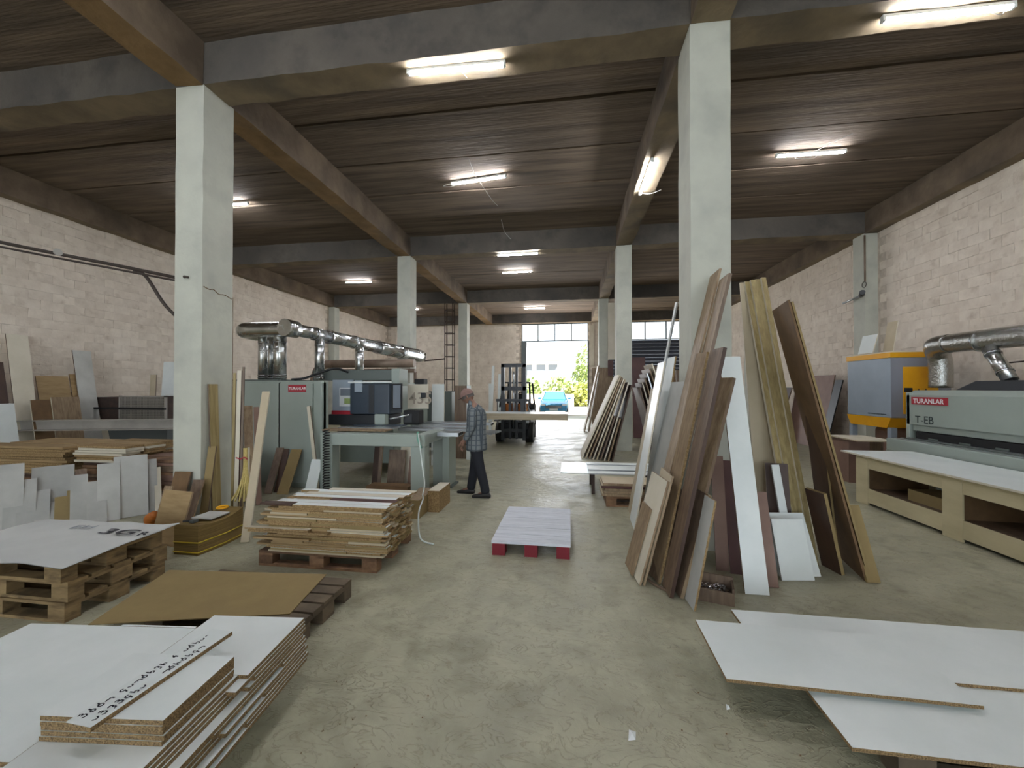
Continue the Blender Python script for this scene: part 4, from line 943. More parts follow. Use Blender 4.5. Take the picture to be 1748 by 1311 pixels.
# ducts over the machine ------------------------------------------
t = thing('extraction_duct', (-4.8, 9.0, 2.1), 'shiny galvanised duct rising from the left machine and running to the back', 'duct')
curve('header_pipe', [(-4.85, 6.35, 2.73), (-5.4, 6.35, 2.73), (-5.62, 6.35, 2.73), (-5.78, 6.4, 2.73), (-5.86, 6.55, 2.73), (-5.88, 6.8, 2.73)], .135, 'galv', t)
DP = lambda q: Vector((-4.8 + .6 * q, 6.3 + 4.6 * q, 2.73 - .13 * q))
for a_, b_, r1_, r2_ in [(.02, .2, .11, .11), (.2, .55, .125, .135), (.55, .96, .15, .175)]: tube('main_pipe', DP(a_), DP(b_), r1_, 'galv', t, 28, r2_)
mk_c = tube('end_cap', DP(-.03), DP(.025), .15, 'galv', t, 28)
curve('end_bend', [DP(.96), DP(.985), DP(1.0) + Vector((.05, 0, -.01)), DP(1.01) + Vector((.1, 0, -.02))], lambda u: .175 - .07 * u * u, 'galv', t)
for q, rr in ((.12, .12), (.2, .135), (.36, .135), (.55, .155), (.76, .168)):
    tube('joint_ring', DP(q - .004), DP(q + .004), rr + .008, 'chrome', t, 28)
for i, (x, y, zb_, rr) in enumerate([(-5.41, 6.4, 1.846, .08), (-5.49, 6.72, 1.846, .08), (-5.08, 6.4, 1.846, .105), (-4.71, 6.98, 1.85, .085), (-4.55, 8.15, 1.8, .09)]):
    b_ = tube('down_pipe', (x, y, zb_), (x, y, 2.72), rr, 'galv', t, 22)
    for z_ in (zb_ + .03, zb_ + .07, 2.5): tube('joint_ring', (x, y, z_), (x, y, z_ + .015), rr + .008, 'chrome', t, 22)
t = thing('low_duct', (-4.5, 9.0, 2.2), 'dull brown pipe running level behind the shiny duct', 'duct')
tube('pipe', (-5.95, 9.3, 2.3), (-3.75, 9.3, 2.3), .1, 'brownduct', t); tube('pipe', (-5.9, 9.35, 2.12), (-3.75, 9.35, 2.12), .05, 'brownduct', t)
curve('elbow', [(-5.9, 9.3, 2.3), (-6.15, 9.3, 2.27), (-6.28, 9.2, 2.1), (-6.3, 9.1, 1.6), (-6.3, 9.1, 0.02)], .1, 'brownduct', t)
tube('pipe_stand', (-3.8, 9.48, 0), (-3.8, 9.48, 2.1), .04, 'brownduct', t)
# offcuts under the frame -----------------------------------------
for k, (x, y, w, tx, tz, m, lb) in enumerate([(-3.4, 6.5, .12, -3.5, .66, 'darkbrown', 'dark offcut leaning left inside the machine frame'), (-3.2, 6.3, .06, -3.0, .78, 'walnut', 'thin brown offcut slanting inside the machine frame'),
        (-3.1, 6.45, .3, -3.12, .62, 'walnut', 'brown panel offcut in the middle under the machine table'), (-2.95, 6.6, .22, -3.0, .72, 'cream', 'cream offcut behind the brown one under the machine table'),
        (-2.75, 6.5, .25, -2.85, .5, 'pinkbrown', 'pinkish offcut at the right under the machine table')]):
    board('offcut_board', (x, y), (w, 0), (tx, y + .12, tz), .018, m, 'chip_l', lb)
slab('offcut_board', -3.2, -2.5, 5.95, 6.2, .0, .14, 'mdf_d', 'mdf_d', 'brown offcut bundle lying low under the machine table')
slab('veneered_block', -2.16, -1.93, 4.95, 5.6, 0.0, .24, 'oak', 'mdf', 'brown block of boards on edge at the foot of the machine frame')
slab('veneered_block', -1.92, -1.76, 5.25, 5.75, 0.0, .29, 'cream', 'chip_l', 'pale block of boards right of the brown one beside the machine')
# boards leaning on the cabinet and the left column
LL = [
 ('long_plank', (-3.557, 3.895), (.078, .027), (-3.74, 4.397, 1.643), .03, 'beige', 'cream', 'pale plank leaning alone in front of the machine cabinet'),
 ('rough_plank', (-4.66, 4.98), (.085, .085), (-5.05, 5.38, 1.40), .03, 'olive', 'walnut', 'rough brown plank, left one of the pair right of the big left column'),
 ('rough_plank', (-4.56, 5.08), (.08, .08), (-4.95, 5.47, 1.41), .03, 'oak', 'walnut', 'rough brown plank, right one of the pair right of the big left column'),
 ('rough_plank', (-4.47, 5.17), (.05, .05), (-4.87, 5.56, 1.39), .03, 'pinkbrown', 'pinkbrown', 'reddish thin plank leaning beside the rough brown pair'),
 ('plywood_piece', (-4.62, 5.76), (.19, .0), (-4.70, 6.1, .66), .016, 'mdf', 'ply', 'orange-brown plywood piece leaning on the machine cabinet'),
 ('offcut_board', (-4.84, 5.75), (.12, .02), (-4.92, 6.1, .68), .016, 'walnut', 'oak', 'brown offcut left of the orange-brown plywood piece'),
 ('offcut_board', (-4.74, 5.85), (.1, .02), (-4.80, 6.12, .66), .016, 'darkbrown', 'maroon', 'dark offcut behind the orange-brown plywood piece'),
 ('long_strip', (-3.97, 5.83, 0), (.055, 0, .0155), (-4.36, 6.12, 1.38), .02, 'cream', 'walnut', 'slim pale lath leaning on the right door of the cabinet'),
 ('white_board', (-3.98, 5.5), (.18, 0), (-4.08, 5.72, .58), .014, 'white', 'white', 'small glossy white panel at the foot of the slim lath'),
 ('long_plank', (-4.50, 4.50), (0, .13), (-4.575, 4.49, 1.745), .02, 'olive', 'walnut', 'olive plank leaning on the aisle face of the big left column'),
 ('offcut_board', (-4.56, 4.35), (.1, .01), (-4.58, 4.5, .95), .02, 'mdf', 'walnut', 'half-height brown offcut in front of the olive plank'),
 ('offcut_board', (-4.62, 4.15), (.14, .01), (-4.70, 4.35, .55), .02, 'walnut', 'oak', 'low brown offcut at the foot of the big left column'),
 ('long_strip', (-4.40, 4.70), (.055, .01), (-4.44, 4.76, 1.93), .02, 'cream', 'maroon', 'white vertical lath with reddish edge right of the big left column'),
 ('long_strip', (-4.46, 4.72), (.03, .01), (-4.50, 4.76, 1.90), .02, 'olive', 'walnut', 'thin olive lath left of the white lath'),
 ('long_strip', (-4.33, 4.72), (.025, .01), (-4.37, 4.78, 1.98), .02, 'walnut', 'walnut', 'thin brown lath right of the white lath'),
 ('tan_board', (-4.544, 3.753), (.42, -.06), (-4.50, 3.9, .55), .016, 'ply', 'oak', 'tan board leaning in front of the big left column'),
 ('narrow_board', (-4.75, 3.95), (.12, -.01), (-4.66, 4.08, .54), .016, 'oak', 'oak', 'narrow brown board left of the tan board'),
 ('offcut_board', (-4.93, 4.2), (.23, 0), (-4.96, 4.38, .64), .02, 'mdf_d', 'walnut', 'brown board leaning against the front of the big left column'),
]
for (n, A, w, T, th, f, e, lb) in LL: board(n, A, w, T, th, f, e, lb)
# strapped bundle with things on top
t = thing('strapped_bundle', (-3.86, 3.84, 0), 'bundle of thin brown sheets tied with yellow straps by the left column', 'bundle')
V = []; Fc = []; n = 6
M['bundle'] = mat('stacked_sheet_edges', srgb(98, 78, 40), srgb(140, 116, 66), 5, .8, stretch=(.3, .3, 40))
for i in range(n + 1):
    u = i / n; y = 3.55 + .56 * u; s = .03 * math.sin(u * 3.14); zt_ = .30 - .03 * math.sin(u * 3.14) + .03 * u
    V += [(-4.0 + s, y, 0), (-3.72 + s, y, 0), (-3.72 + s, y, zt_), (-4.0 + s, y, zt_)]
for i in range(n):
    for k in range(4): Fc.append((i * 4 + k, i * 4 + (k + 1) % 4, i * 4 + 4 + (k + 1) % 4, i * 4 + 4 + k)[::-1])
Fc += [(0, 1, 2, 3), (n * 4 + 3, n * 4 + 2, n * 4 + 1, n * 4)]
mk('sheets', V, Fc, 'bundle', None, t)
for z_ in (.03, .13): curve('strap', [(-4.005, 3.55, z_), (-4.0, 3.545, z_), (-3.72, 3.545, z_), (-3.715, 3.55, z_), (-3.685, 3.83, z_), (-3.712, 4.11, z_)], .006, 'strap', t, False)
slab('white_offcut', -3.98, -3.74, 3.72, 3.95, .31, .322, 'greyboard', 'greyboard', 'small pale offcut lying on the strapped bundle')
t = thing('hand_tool', (-3.9, 3.62, .3), 'dark hand tool lying on the strapped bundle', 'tool')
tube('handle', (-3.97, 3.62, .315), (-3.88, 3.64, .315), .012, 'char', t, 8); box('head', -3.88, -3.83, 3.6, 3.66, .303, .335, 'frame', t, .006)
t = thing('rope_bundle', (-3.85, 4.25, .3), 'hanging bundle of straw yellow rope with a red tie', 'rope')
r = random.Random(6)
for k in range(14):
    a = k * .45; cx, cy = -3.86 + .012 * math.cos(a), 4.35 + .012 * math.sin(a)
    curve('strand', [(-4.0 + .02 * math.cos(a), 4.45, .95), (-3.99 + .018 * math.cos(a), 4.44, .8), (-3.97 + .03 * math.cos(a), 4.42 + .02 * math.sin(a), .62), (-3.95 + .07 * math.cos(a), 4.38 + .06 * math.sin(a), .45), (-3.94 + .13 * math.cos(a), 4.34 + .08 * math.sin(a), .34)], .009, 'rope', t)
curve('red_tie', [(-4.1, 4.42, .83), (-4.03, 4.41, .82), (-3.97, 4.40, .84), (-3.93, 4.4, .82)], .008, 'red', t)
tube('lath', (-4.0, 4.5, .02), (-4.0, 4.5, .95), .012, 'cream', t, 6)
o = curve('yellow_ring', [(-3.9 + .05 * math.cos(k * .52), 4.02 + .05 * math.sin(k * .52), .345) for k in range(13)], .012, 'yellow'); tag(o, 'yellow ring lying on the bundle under the rope', 'ring')
# ================================================================== LEFT WALL: CABLES
o = curve('power_cable', [(-9.8, 3.2, 4.25), (-7.9, 4.0, 3.72), (-5.8, 4.55, 3.30), (-4.98, 4.55, 3.12)], .022, 'cable'); tag(o, 'upper thick cable strung from the left wall to the big left column', 'cable', 'cables on the left')
o = curve('power_cable', [(-9.8, 3.2, 4.2), (-7.9, 4.0, 3.66), (-5.8, 4.55, 3.25), (-4.98, 4.58, 3.09)], .014, 'cable'); tag(o, 'lower thin cable running along the thick one at the left', 'cable', 'cables on the left')
o = curve('power_cable', [(-5.8, 4.57, 3.27), (-5.65, 4.6, 3.2), (-5.4, 4.66, 2.8), (-5.1, 4.75, 2.5), (-4.99, 4.8, 2.42)], .022, 'cable'); tag(o, 'cable branch dropping to the back of the big left column', 'cable', 'cables on the left')
for k, x in enumerate((.28, .55, .8)):
    c_ = Vector((-9.8, 3.2, 4.22)).lerp(Vector((-5.8, 4.55, 3.28)), x); o = tube('cable_tie', c_ - Vector((.01, 0, 0)), c_ + Vector((.01, 0, 0)), .045, 'wire'); tag(o, ['left', 'middle', 'right'][k] + ' of the three pale ties around the wall cables', 'cable tie')
o = curve('hook', [(-4.99, 4.7, 3.1), (-4.85, 4.41, 3.11), (-4.78, 4.40, 3.1)], .015, 'cable'); tag(o, 'iron hook holding the cables on the big left column', 'hook')
o = tube('rod', (-5.0, 5.3, .0), (-5.0, 5.3, 3.05), .014, 'oak'); tag(o, 'thin wooden pole standing right behind the big left column', 'pole')
# ================================================================== LEFT: STEEL BEAM, TIMBER PILES
t = thing('steel_beam', (-9.5, 6.8, 0), 'long grey steel beam resting level in front of the left wall', 'steel beam')
def obeam(name, A, B, prof, m, parent):
    A = Vector(A); B = Vector(B); d = (B - A).normalized(); s = Vector((d.y, -d.x, 0)).normalized(); n = len(prof)
    V = [A + s * u + Vector((0, 0, z)) for u, z in prof] + [B + s * u + Vector((0, 0, z)) for u, z in prof]
    return mk(name, V, [(k, (k + 1) % n, n + (k + 1) % n, n + k) for k in range(n)] + [tuple(range(n))[::-1], tuple(range(n, 2 * n))], m, None, parent)
prof = [(.1, 0), (.1, .02), (.012, .025), (.012, .185), (.1, .19), (.1, .21), (-.1, .21), (-.1, .19), (-.012, .185), (-.012, .025), (-.1, .02), (-.1, 0)]
obeam('beam', (-11.2, 6.4, .84), (-7.6, 7.25, .85), prof, 'steel', t)
for x, y in ((-10.9, 6.47), (-7.9, 7.18)): box('stand', x - .06, x + .06, y - .06, y + .06, 0, .84, 'rust', t)
# crate with a mesh panel
t = thing('mesh_crate', (-10.3, 8.0, 0), 'dark crate with a perforated front standing behind the steel beam', 'crate')
def cbox(n, a, b, *q): return box(n, a - 1.12, b - 1.12, *q)
cbox('housing', -9.95, -9.3, 7.9, 8.5, .9, 1.48, 'rust', t, .01); cbox('housing', -9.3, -8.05, 7.95, 8.5, .9, 1.50, 'rust', t)
cbox('support', -9.9, -8.1, 8.0, 8.45, 0, .9, 'frame', t)
for a in (-9.3, -8.08): cbox('frame_bar', a, a + .04, 7.9, 7.95, .95, 1.52, 'steel', t)
for z_ in (.95, 1.48): cbox('frame_bar', -9.3, -8.04, 7.9, 7.95, z_, z_ + .03, 'steel', t)
for k in range(13): cbox('grille_slat', -9.25, -8.1, 7.915, 7.93, 1.0 + .036 * k, 1.012 + .036 * k, 'steel', t)
ms = MB()
for k in range(36): ms.box(-10.37 + .032 * k, -10.36 + .032 * k, 7.905, 7.914, .98, 1.48)
ms.mk('grille_bars', 'steel', t)
cbox('dark_bar', -9.8, -7.9, 7.75, 7.8, 1.2, 1.25, 'black', t)
# boards standing against the left wall (y range, height, x of foot)
WB = [(5.75, 6.35, 1.75, 'beige', 'low beige board at the far left against the wall'), (6.0, 6.35, 2.2, 'darkbrown', 'shaded brown board behind the low beige one'), (6.42, 6.75, 2.78, 'cream', 'tall pinkish white board leaning on the left wall'),
      (6.85, 7.4, 1.95, 'ply', 'brown cardboard panel right of the tall pinkish board'), (7.35, 7.6, 1.6, 'oak', 'low brown panel in front of the cardboard panel'), (7.5, 7.85, 2.55, 'greyboard', 'tall grey-white board in the middle of the left wall'),
      (7.42, 7.62, 2.0, 'ply', 'tan board leaning in front of the tall grey-white board'), (7.85, 8.15, 1.5, 'cream', 'low cream board right of the tan board')]
for k, (a, b, h, m, lb) in enumerate(WB):
    xb = -10.75 + .03 * (k % 3)
    board('wall_board', (xb + .07 * (h < 2.3), a), (0, b - a), (xb - .45 + .1 * (h < 2.3), a, h), .02, m, 'walnut', lb)
for k, (a, b, h, m, lb) in enumerate([(6.5, 6.8, 1.45, 'mdf_d', 'short brown panel at the foot of the tall pinkish board'), (6.82, 7.3, 1.5, 'oak', 'short wide brown panel in front of the cardboard panel')]):
    board('wall_board', (-10.4, a), (0, b - a), (-10.65, a, h), .02, m, 'cream', lb)
board('wall_board', (-10.2, 5.85), (0, .3), (-10.45, 5.85, 1.4), .02, 'white', 'walnut', 'white panel at the far left above the steel beam')
board('wall_board', (-10.8, 9.1), (.42, .12), (-11.1, 9.25, 2.4), .03, 'white', 'darkbrown', 'white board with a dark edge leaning left of the big left column')
board('wall_board', (-11.0, 9.0), (.12, .05), (-11.15, 9.1, 2.05), .03, 'beige', 'walnut', 'narrow beige board beside the white board with the dark edge')
# piles
def pile(n, x0, x1, y0, y1, z0, th, nl, nw, mats, label, group, seed, jx=.12, ply=.9):
    r = random.Random(seed); z = z0
    for l in range(nl):
        w = (y1 - y0) / nw
        for c in range(nw):
            a = x0 + r.uniform(-jx, jx); b = x1 + r.uniform(-jx, jx); h = th * r.uniform(.8, .97); q = r.uniform(-.015, .015)
            m = r.choice(mats)
            o = mk(n, [(a, y0 + c * w + q, z), (b, y0 + c * w - q, z), (b, y0 + c * w + w * ply - q, z), (a, y0 + c * w + w * ply + q, z),
                       (a, y0 + c * w + q, z + h), (b, y0 + c * w - q, z + h), (b, y0 + c * w + w * ply - q, z + h), (a, y0 + c * w + w * ply + q, z + h)], BF, [m, m])
            tag(o, NUM[c] + ' from the front, ' + NUM[l] + ' layer up, ' + label, n.replace('_', ' '), group)
        z += th
    return z
for x in (-8.6, -7.9, -7.2, -6.6):
    o = box('bearer', x, x + .08, 5.05, 5.9, 0, .098, 'pallet_d'); tag(o, {-8.6: 'leftmost', -7.9: 'second', -7.2: 'third', -6.6: 'rightmost'}[x] + ' squared bearer on the floor under the old timber pile', 'bearer', 'bearers under the timber pile')
pile('sawn_board', -8.9, -6.9, 5.0, 5.95, .1, .045, 7, 4, ['sawn', 'darkbrown', 'walnut'], 'dark sawn board low in left wall pile', 'dark boards low in the left timber pile', 31)
pile('plywood_strip', -9.0, -7.35, 4.92, 5.9, .42, .04, 10, 3, ['ply', 'chip_l', 'beige'], 'pale plywood strip at far left of pile', 'pale strips at the far left of the timber pile', 32)
pile('plywood_strip', -7.3, -6.4, 4.95, 5.8, .60, .035, 7, 3, ['ply', 'chip_l', 'cream'], 'pale board at right of pile top', 'pale boards right on the timber pile top', 33, .06)
pile('sawn_board', -7.2, -6.3, 4.98, 5.8, .42, .045, 4, 3, ['darkbrown', 'sawn'], 'dark board under the right pale boards', 'dark boards under the right pale boards', 34, .06)
for x in (-6.7, -6.0, -5.5):
    o = box('bearer', x, x + .08, 5.0, 5.75, 0, .04, 'pallet_d'); tag(o, {-6.7: 'left', -6.0: 'middle', -5.5: 'right'}[x] + ' bearer on the floor under the reddish plank pile', 'bearer', 'bearers under the plank pile')
pile('sawn_plank', -6.6, -5.15, 4.95, 5.8, .042, .045, 14, 3, ['sawn', 'walnut', 'pinkbrown'], 'reddish plank left of big column', 'reddish planks left of the big left column', 35, .08)
# dark scrap behind the beam
o = slab('white_crate', -7.05, -6.65, 6.0, 6.3, 0, .74, 'white', 'greyboard', 'small white box behind the plank pile left of the column')
# grey-white offcuts leaning in front of the piles
GL = 'grey-white boards leaning in front of the timber piles'
def facing(S, s0, wd, h, off, name, m, e, label, group=None, lean=.2):
    d = Vector((.57, .822, 0)); n = Vector((.822, -.57, 0)); A = Vector((S[0], S[1], 0)) + d * s0 + n * off
    return board(name, A, d * wd, A - n * lean + Vector((0, 0, h)), .018, m, e, label, 'board', group)
S1 = (-6.02, 4.02); S2 = (-6.5, 3.71)
for s0, wd, h, off, m, lb in [(.02, .15, .60, .03, 'greyboard', 'short grey board at the left end of the grey-white row before the timber piles'),
        (.06, .10, .66, -.04, 'walnut', 'dark narrow board showing behind the left end of the grey-white row'),
        (.16, .18, .50, .06, 'greyboard', 'lowest grey-white board at the front of the row before the timber piles'),
        (.25, .21, .71, .03, 'greyboard', 'grey-white board rising behind the lowest one in the row before the timber piles'),
        (.40, .33, .78, 0.0, 'greyboard', 'tallest and widest grey-white board in the row before the timber piles'),
        (.55, .28, .70, -.04, 'greyboard', 'grey-white board half hidden right of the tallest one in the row'),
        (.80, .07, .58, -.02, 'cream', 'narrow cream board closing the right end of the grey-white row')]:
    facing(S1, s0, wd, h, off, 'leaning_board', m, 'beige', lb, GL)
for s0, wd, h, off, m, lb in [(-.75, .92, .78, 0, 'greyboard', 'largest white board leaning at the left picture edge'),
        (.02, .25, .58, .025, 'greyboard', 'white board stepping down right of the largest one at the left edge'),
        (.12, .26, .43, .05, 'greyboard', 'third white step in the boards at the left edge'),
        (.26, .22, .27, .075, 'greyboard', 'lowest white board at the right end of the white steps'),
        (.22, .36, .70, -.08, 'greyboard', 'blotchy grey board behind the white steps at the left')]:
    facing(S2, s0, wd, h, off, 'white_board', m, 'beige', lb, 'white boards leaning at the left edge')
facing(S2, .52, .36, .40, .16, 'tan_board', 'mdf', 'cream', 'tan cardboard piece leaning right of the white steps')
facing(S2, .42, .16, .34, .18, 'tan_board', 'mdf', 'cream', 'darker tan piece left of the tan cardboard')
o = curve('orange_bag', [(-5.1, 4.25, .02), (-5.08, 4.2, .1), (-5.0, 4.2, .15)], .055, 'orange'); tag(o, 'small orange bundle in shadow left of the narrow brown board', 'bag')
# lattice mast at the back
t = thing('lattice_mast', (-5.32, 17.3, 0), 'dark steel lattice mast standing by the third left column', 'mast')
mx0, mx1, my0, my1 = -5.5, -5.14, 17.15, 17.45
for x in (mx0, mx1):
    for y in (my0, my1): tube('upright', (x, y, 0), (x, y, 5.5), .025, 'rust', t, 6)
for k in range(10):
    z_ = .5 + .52 * k
    for a, b in [((mx0, my0), (mx1, my0)), ((mx1, my0), (mx1, my1)), ((mx1, my1), (mx0, my1)), ((mx0, my1), (mx0, my0))]: tube('rung', (a[0], a[1], z_), (b[0], b[1], z_), .018, 'rust', t, 6)
tube('arm', (-5.5, 17.2, 3.0), (-6.4, 17.0, 2.9), .03, 'rust', t, 6)
# ================================================================== FORKLIFT
t = thing('forklift', (-1.65, 12.9, 0), 'black forklift coming up the aisle with wide sheets on its forks', 'forklift')
fx = -1.69
for s in (-1, 1):
    box('mast_upright', fx + s * .33 - .05, fx + s * .33 + .05, 12.02, 12.14, .1, 2.42, 'char', t); box('inner_upright', fx + s * .1 - .035, fx + s * .1 + .035, 12.0, 12.1, .15, 2.4, 'char', t)
    box('fork', fx + s * .3 - .06, fx + s * .3 + .06, 10.75, 11.95, .775, .815, 'char', t); box('fork_shank', fx + s * .3 - .06, fx + s * .3 + .06, 11.9, 11.96, .775, 1.35, 'char', t)
    w_ = tube('wheel', (fx + s * .58, 12.45, .32), (fx + s * .34, 12.45, .32), .32, 'black', t, 24); tube('hub', (fx + s * .585, 12.45, .32), (fx + s * .56, 12.45, .32), .15, 'frame', w_, 16)
    w_ = tube('wheel', (fx + s * .52, 13.75, .25), (fx + s * .34, 13.75, .25), .25, 'black', t, 24)
    tube('guard_post', (fx + s * .48, 12.35, 1.1), (fx + s * .42, 12.75, 1.85), .03, 'char', t, 8); tube('guard_post', (fx + s * .48, 14.0, 1.0), (fx + s * .42, 13.8, 1.85), .03, 'char', t, 8)
box('mast_crossbar', fx - .38, fx + .38, 12.02, 12.12, 2.33, 2.44, 'char', t); box('mast_crossbar', fx - .38, fx + .38, 12.02, 12.12, 1.62, 1.74, 'char', t)
box('mast_crossbar', fx - .38, fx + .38, 12.03, 12.12, .35, .45, 'char', t); tube('lift_cylinder', (fx, 12.1, .2), (fx, 12.1, 2.2), .03, 'alu', t)
box('carriage', fx - .52, fx + .52, 11.96, 12.0, .8, 1.0, 'char', t); box('carriage', fx - .52, fx + .52, 11.96, 12.0, 1.28, 1.36, 'char', t)
for k in range(9): box('backrest_bar', fx - .5 + .12 * k, fx - .475 + .12 * k, 11.965, 11.995, 1.0, 1.28, 'char', t)
bd = box('chassis', fx - .5, fx + .5, 12.3, 14.2, .18, .95, 'char', t, .05); box('counterweight', fx - .5, fx + .5, 13.7, 14.45, .3, 1.15, 'black', t, .1)
box('axle_cover', fx - .45, fx + .45, 12.15, 12.6, .14, .6, 'black', t, .02); box('seat', fx - .22, fx + .22, 13.2, 13.65, .96, 1.12, 'black', t, .04); box('seat_back', fx - .22, fx + .22, 13.6, 13.72, 1.12, 1.5, 'black', t, .04)
box('cowl', fx - .4, fx + .4, 12.4, 12.75, .95, 1.2, 'orange', t, .03); box('guard_roof', fx - .45, fx + .45, 12.7, 13.9, 1.85, 1.89, 'char', t, .01)
curve('steering_wheel', [(fx + .15 + .15 * math.cos(k * .52), 12.85 + .05 * math.sin(k * .52), 1.42 + .13 * math.sin(k * .52)) for k in range(13)], .014, 'black', t)
for s in (-1, 1): box('headlight', fx + s * .42 - .05, fx + s * .42 + .05, 12.1, 12.2, .62, .7, 'lamp', t, .01)
for k in range(9):
    slab('carried_sheet', -3.52 + .01 * (k % 3), -.04 - .012 * (k % 2), 10.9 + .01 * (k % 2), 12.0 - .05, .818 + .0185 * k, .8355 + .0185 * k, 'white', 'beige', ['bottom', 'second', 'third', 'fourth', 'middle', 'sixth', 'seventh', 'eighth', 'top'][k] + ' wide sheet of the load on the forklift, counted upwards', 'board', 'wide sheets on the forks')
for k in range(5):
    o = box('aluminium_profile', -2.6, -1.95 + .03 * k, 10.0 + .15 * k, 10.06 + .15 * k, .501, .55, 'alu', None, .004); tag(o, ['nearest', 'second', 'middle', 'fourth', 'farthest'][k] + ' aluminium rail end sticking out behind the man', 'metal profile', 'rail ends behind the man')
t = box('rail_trestle', -2.4, -2.3, 9.95, 10.75, 0, .5, 'grey'); tag(t, 'grey trestle under the rail ends behind the man', 'trestle')
# ================================================================== PERSON
def skin(name, pts, edges, rad, m, parent, root=0, sub=2):
    V = [Vector(p) for p in pts]; me = D.meshes.new(name); org = Vector(V[root]); me.from_pydata([v - org for v in V], edges, []); me.materials.append(M[m])
    o = link(name, me, org, parent); sk = o.modifiers.new('skin', 'SKIN'); sk.use_smooth_shade = True
    if not me.skin_vertices: me.skin_vertices.new()
    for i, r_ in enumerate(rad):
        sv_ = me.skin_vertices[0].data[i]; sv_.radius = (r_, r_) if not isinstance(r_, tuple) else r_; sv_.use_root = (i == root)
    s_ = o.modifiers.new('subd', 'SUBSURF'); s_.levels = sub; s_.render_levels = sub
    return o
py = 6.18
P_ = thing('person', (-1.5, py, 0), 'person in a plaid shirt and reddish cap walking past the machine, head bowed', 'person')
hip = (-1.46, py, .87)
pts = [hip, (-1.47, py, 1.05), (-1.46, py, 1.22), (-1.48, py, 1.38), (-1.53, py, 1.455), (-1.575, py, 1.51),        # 0..5 spine, neck
       (-1.60, py, 1.53), (-1.605, py, 1.58),                                                                        # 6,7 head
       (-1.46, py + .1, .84), (-1.50, py + .1, .47), (-1.57, py + .09, .09), (-1.72, py + .09, .045),                 # 8..11 far (front) leg
       (-1.45, py - .1, .84), (-1.39, py - .1, .47), (-1.27, py - .12, .09), (-1.41, py - .13, .045),                 # 12..15 near (rear) leg
       (-1.475, py - .17, 1.37), (-1.47, py - .22, 1.10), (-1.60, py - .2, .90), (-1.64, py - .19, .83),              # 16..19 near arm
       (-1.475, py + .17, 1.37), (-1.50, py + .22, 1.10), (-1.62, py + .2, .88), (-1.66, py + .19, .81)]              # 20..23 far arm
ed = [(0, 1), (1, 2), (2, 3), (3, 4), (4, 5), (5, 6), (6, 7), (0, 8), (8, 9), (9, 10), (10, 11), (0, 12), (12, 13), (13, 14), (14, 15), (3, 16), (16, 17), (17, 18), (18, 19), (3, 20), (20, 21), (21, 22), (22, 23)]
rd = [(.12, .13), .12, (.12, .14), (.1, .14), .06, .055, .088, .08, .085, .06, .034, .02, .085, .06, .034, .02, .055, .045, .034, .028, .055, .045, .034, .028]
body = skin('body', pts, ed, rd, 'skin', P_, 0)
# shirt: torso shell with sleeves, hem at the top of the thighs
def shell(name, rings, m, parent, n=20, open_=False):
    V = []; Fc = []
    for (c, rx, ry, tilt) in rings:
        for k in range(n):
            a = 2 * math.pi * k / n; fold = 1 + .02 * math.sin(a * 5 + c[2] * 20)
            V.append((c[0] + rx * math.cos(a) * fold, c[1] + ry * math.sin(a) * fold, c[2] + tilt * math.cos(a)))
    for i in range(len(rings) - 1): Fc += [(i * n + k, i * n + (k + 1) % n, (i + 1) * n + (k + 1) % n, (i + 1) * n + k) for k in range(n)]
    if not open_: Fc += [tuple(range(n))[::-1], tuple(range((len(rings) - 1) * n, len(rings) * n))]
    o = mk(name, V, Fc, m, None, parent, True); s_ = o.modifiers.new('subd', 'SUBSURF'); s_.levels = 1; s_.render_levels = 1
    return o
sh = shell('shirt', [((-1.455, py, .70), .165, .21, 0), ((-1.455, py, .74), .172, .215, 0), ((-1.465, py, .9), .165, .20, 0), ((-1.465, py, 1.06), .155, .19, 0), ((-1.455, py, 1.22), .16, .205, 0), ((-1.46, py, 1.33), .15, .215, -.02),
                     ((-1.475, py, 1.40), .125, .19, -.03), ((-1.50, py, 1.45), .085, .12, -.03), ((-1.53, py, 1.475), .066, .075, -.03), ((-1.545, py, 1.50), .062, .068, -.03)], 'plaid', P_)
for s in (-1, 1):
    dx = 0 if s < 0 else -.02
    skin('sleeve', [(-1.47, py + s * .15, 1.385), (-1.475, py + s * .2, 1.30), (-1.472 + dx, py + s * .235, 1.10), (-1.53 + dx, py + s * .225, 1.0), (-1.60 + dx, py + s * .2, .89)], [(0, 1), (1, 2), (2, 3), (3, 4)], [.07, .07, .06, .054, .046], 'plaid', sh)
    hx, hy, hz = (-1.64, py - .19, .84) if s < 0 else (-1.66, py + .19, .82)
    hp = [(hx + .02, hy, hz + .05), (hx, hy, hz), (hx - .012, hy, hz - .045)]; he = [(0, 1), (1, 2)]; hr = [(.022, .03), (.018, .038), (.014, .04)]
    hand = skin('hand', hp, he, hr, 'skin', P_, 0)
    for q, (dy, l) in enumerate([(-.03, .062), (-.01, .074), (.01, .07), (.03, .054)]):
        b0 = Vector((hx - .012, hy + dy, hz - .05))
        skin('finger', [b0, b0 + Vector((-.004, 0, -l * .45)), b0 + Vector((.006, 0, -l * .78)), b0 + Vector((.02, 0, -l))], [(0, 1), (1, 2), (2, 3)], [.0095, .009, .008, .007], 'skin', hand, 0, 1)
    b0 = Vector((hx - .005, hy - .03, hz + .005)); skin('thumb', [b0, b0 + Vector((-.03, -.012, -.02)), b0 + Vector((-.042, -.012, -.048))], [(0, 1), (1, 2)], [.013, .011, .009], 'skin', hand, 0, 1)
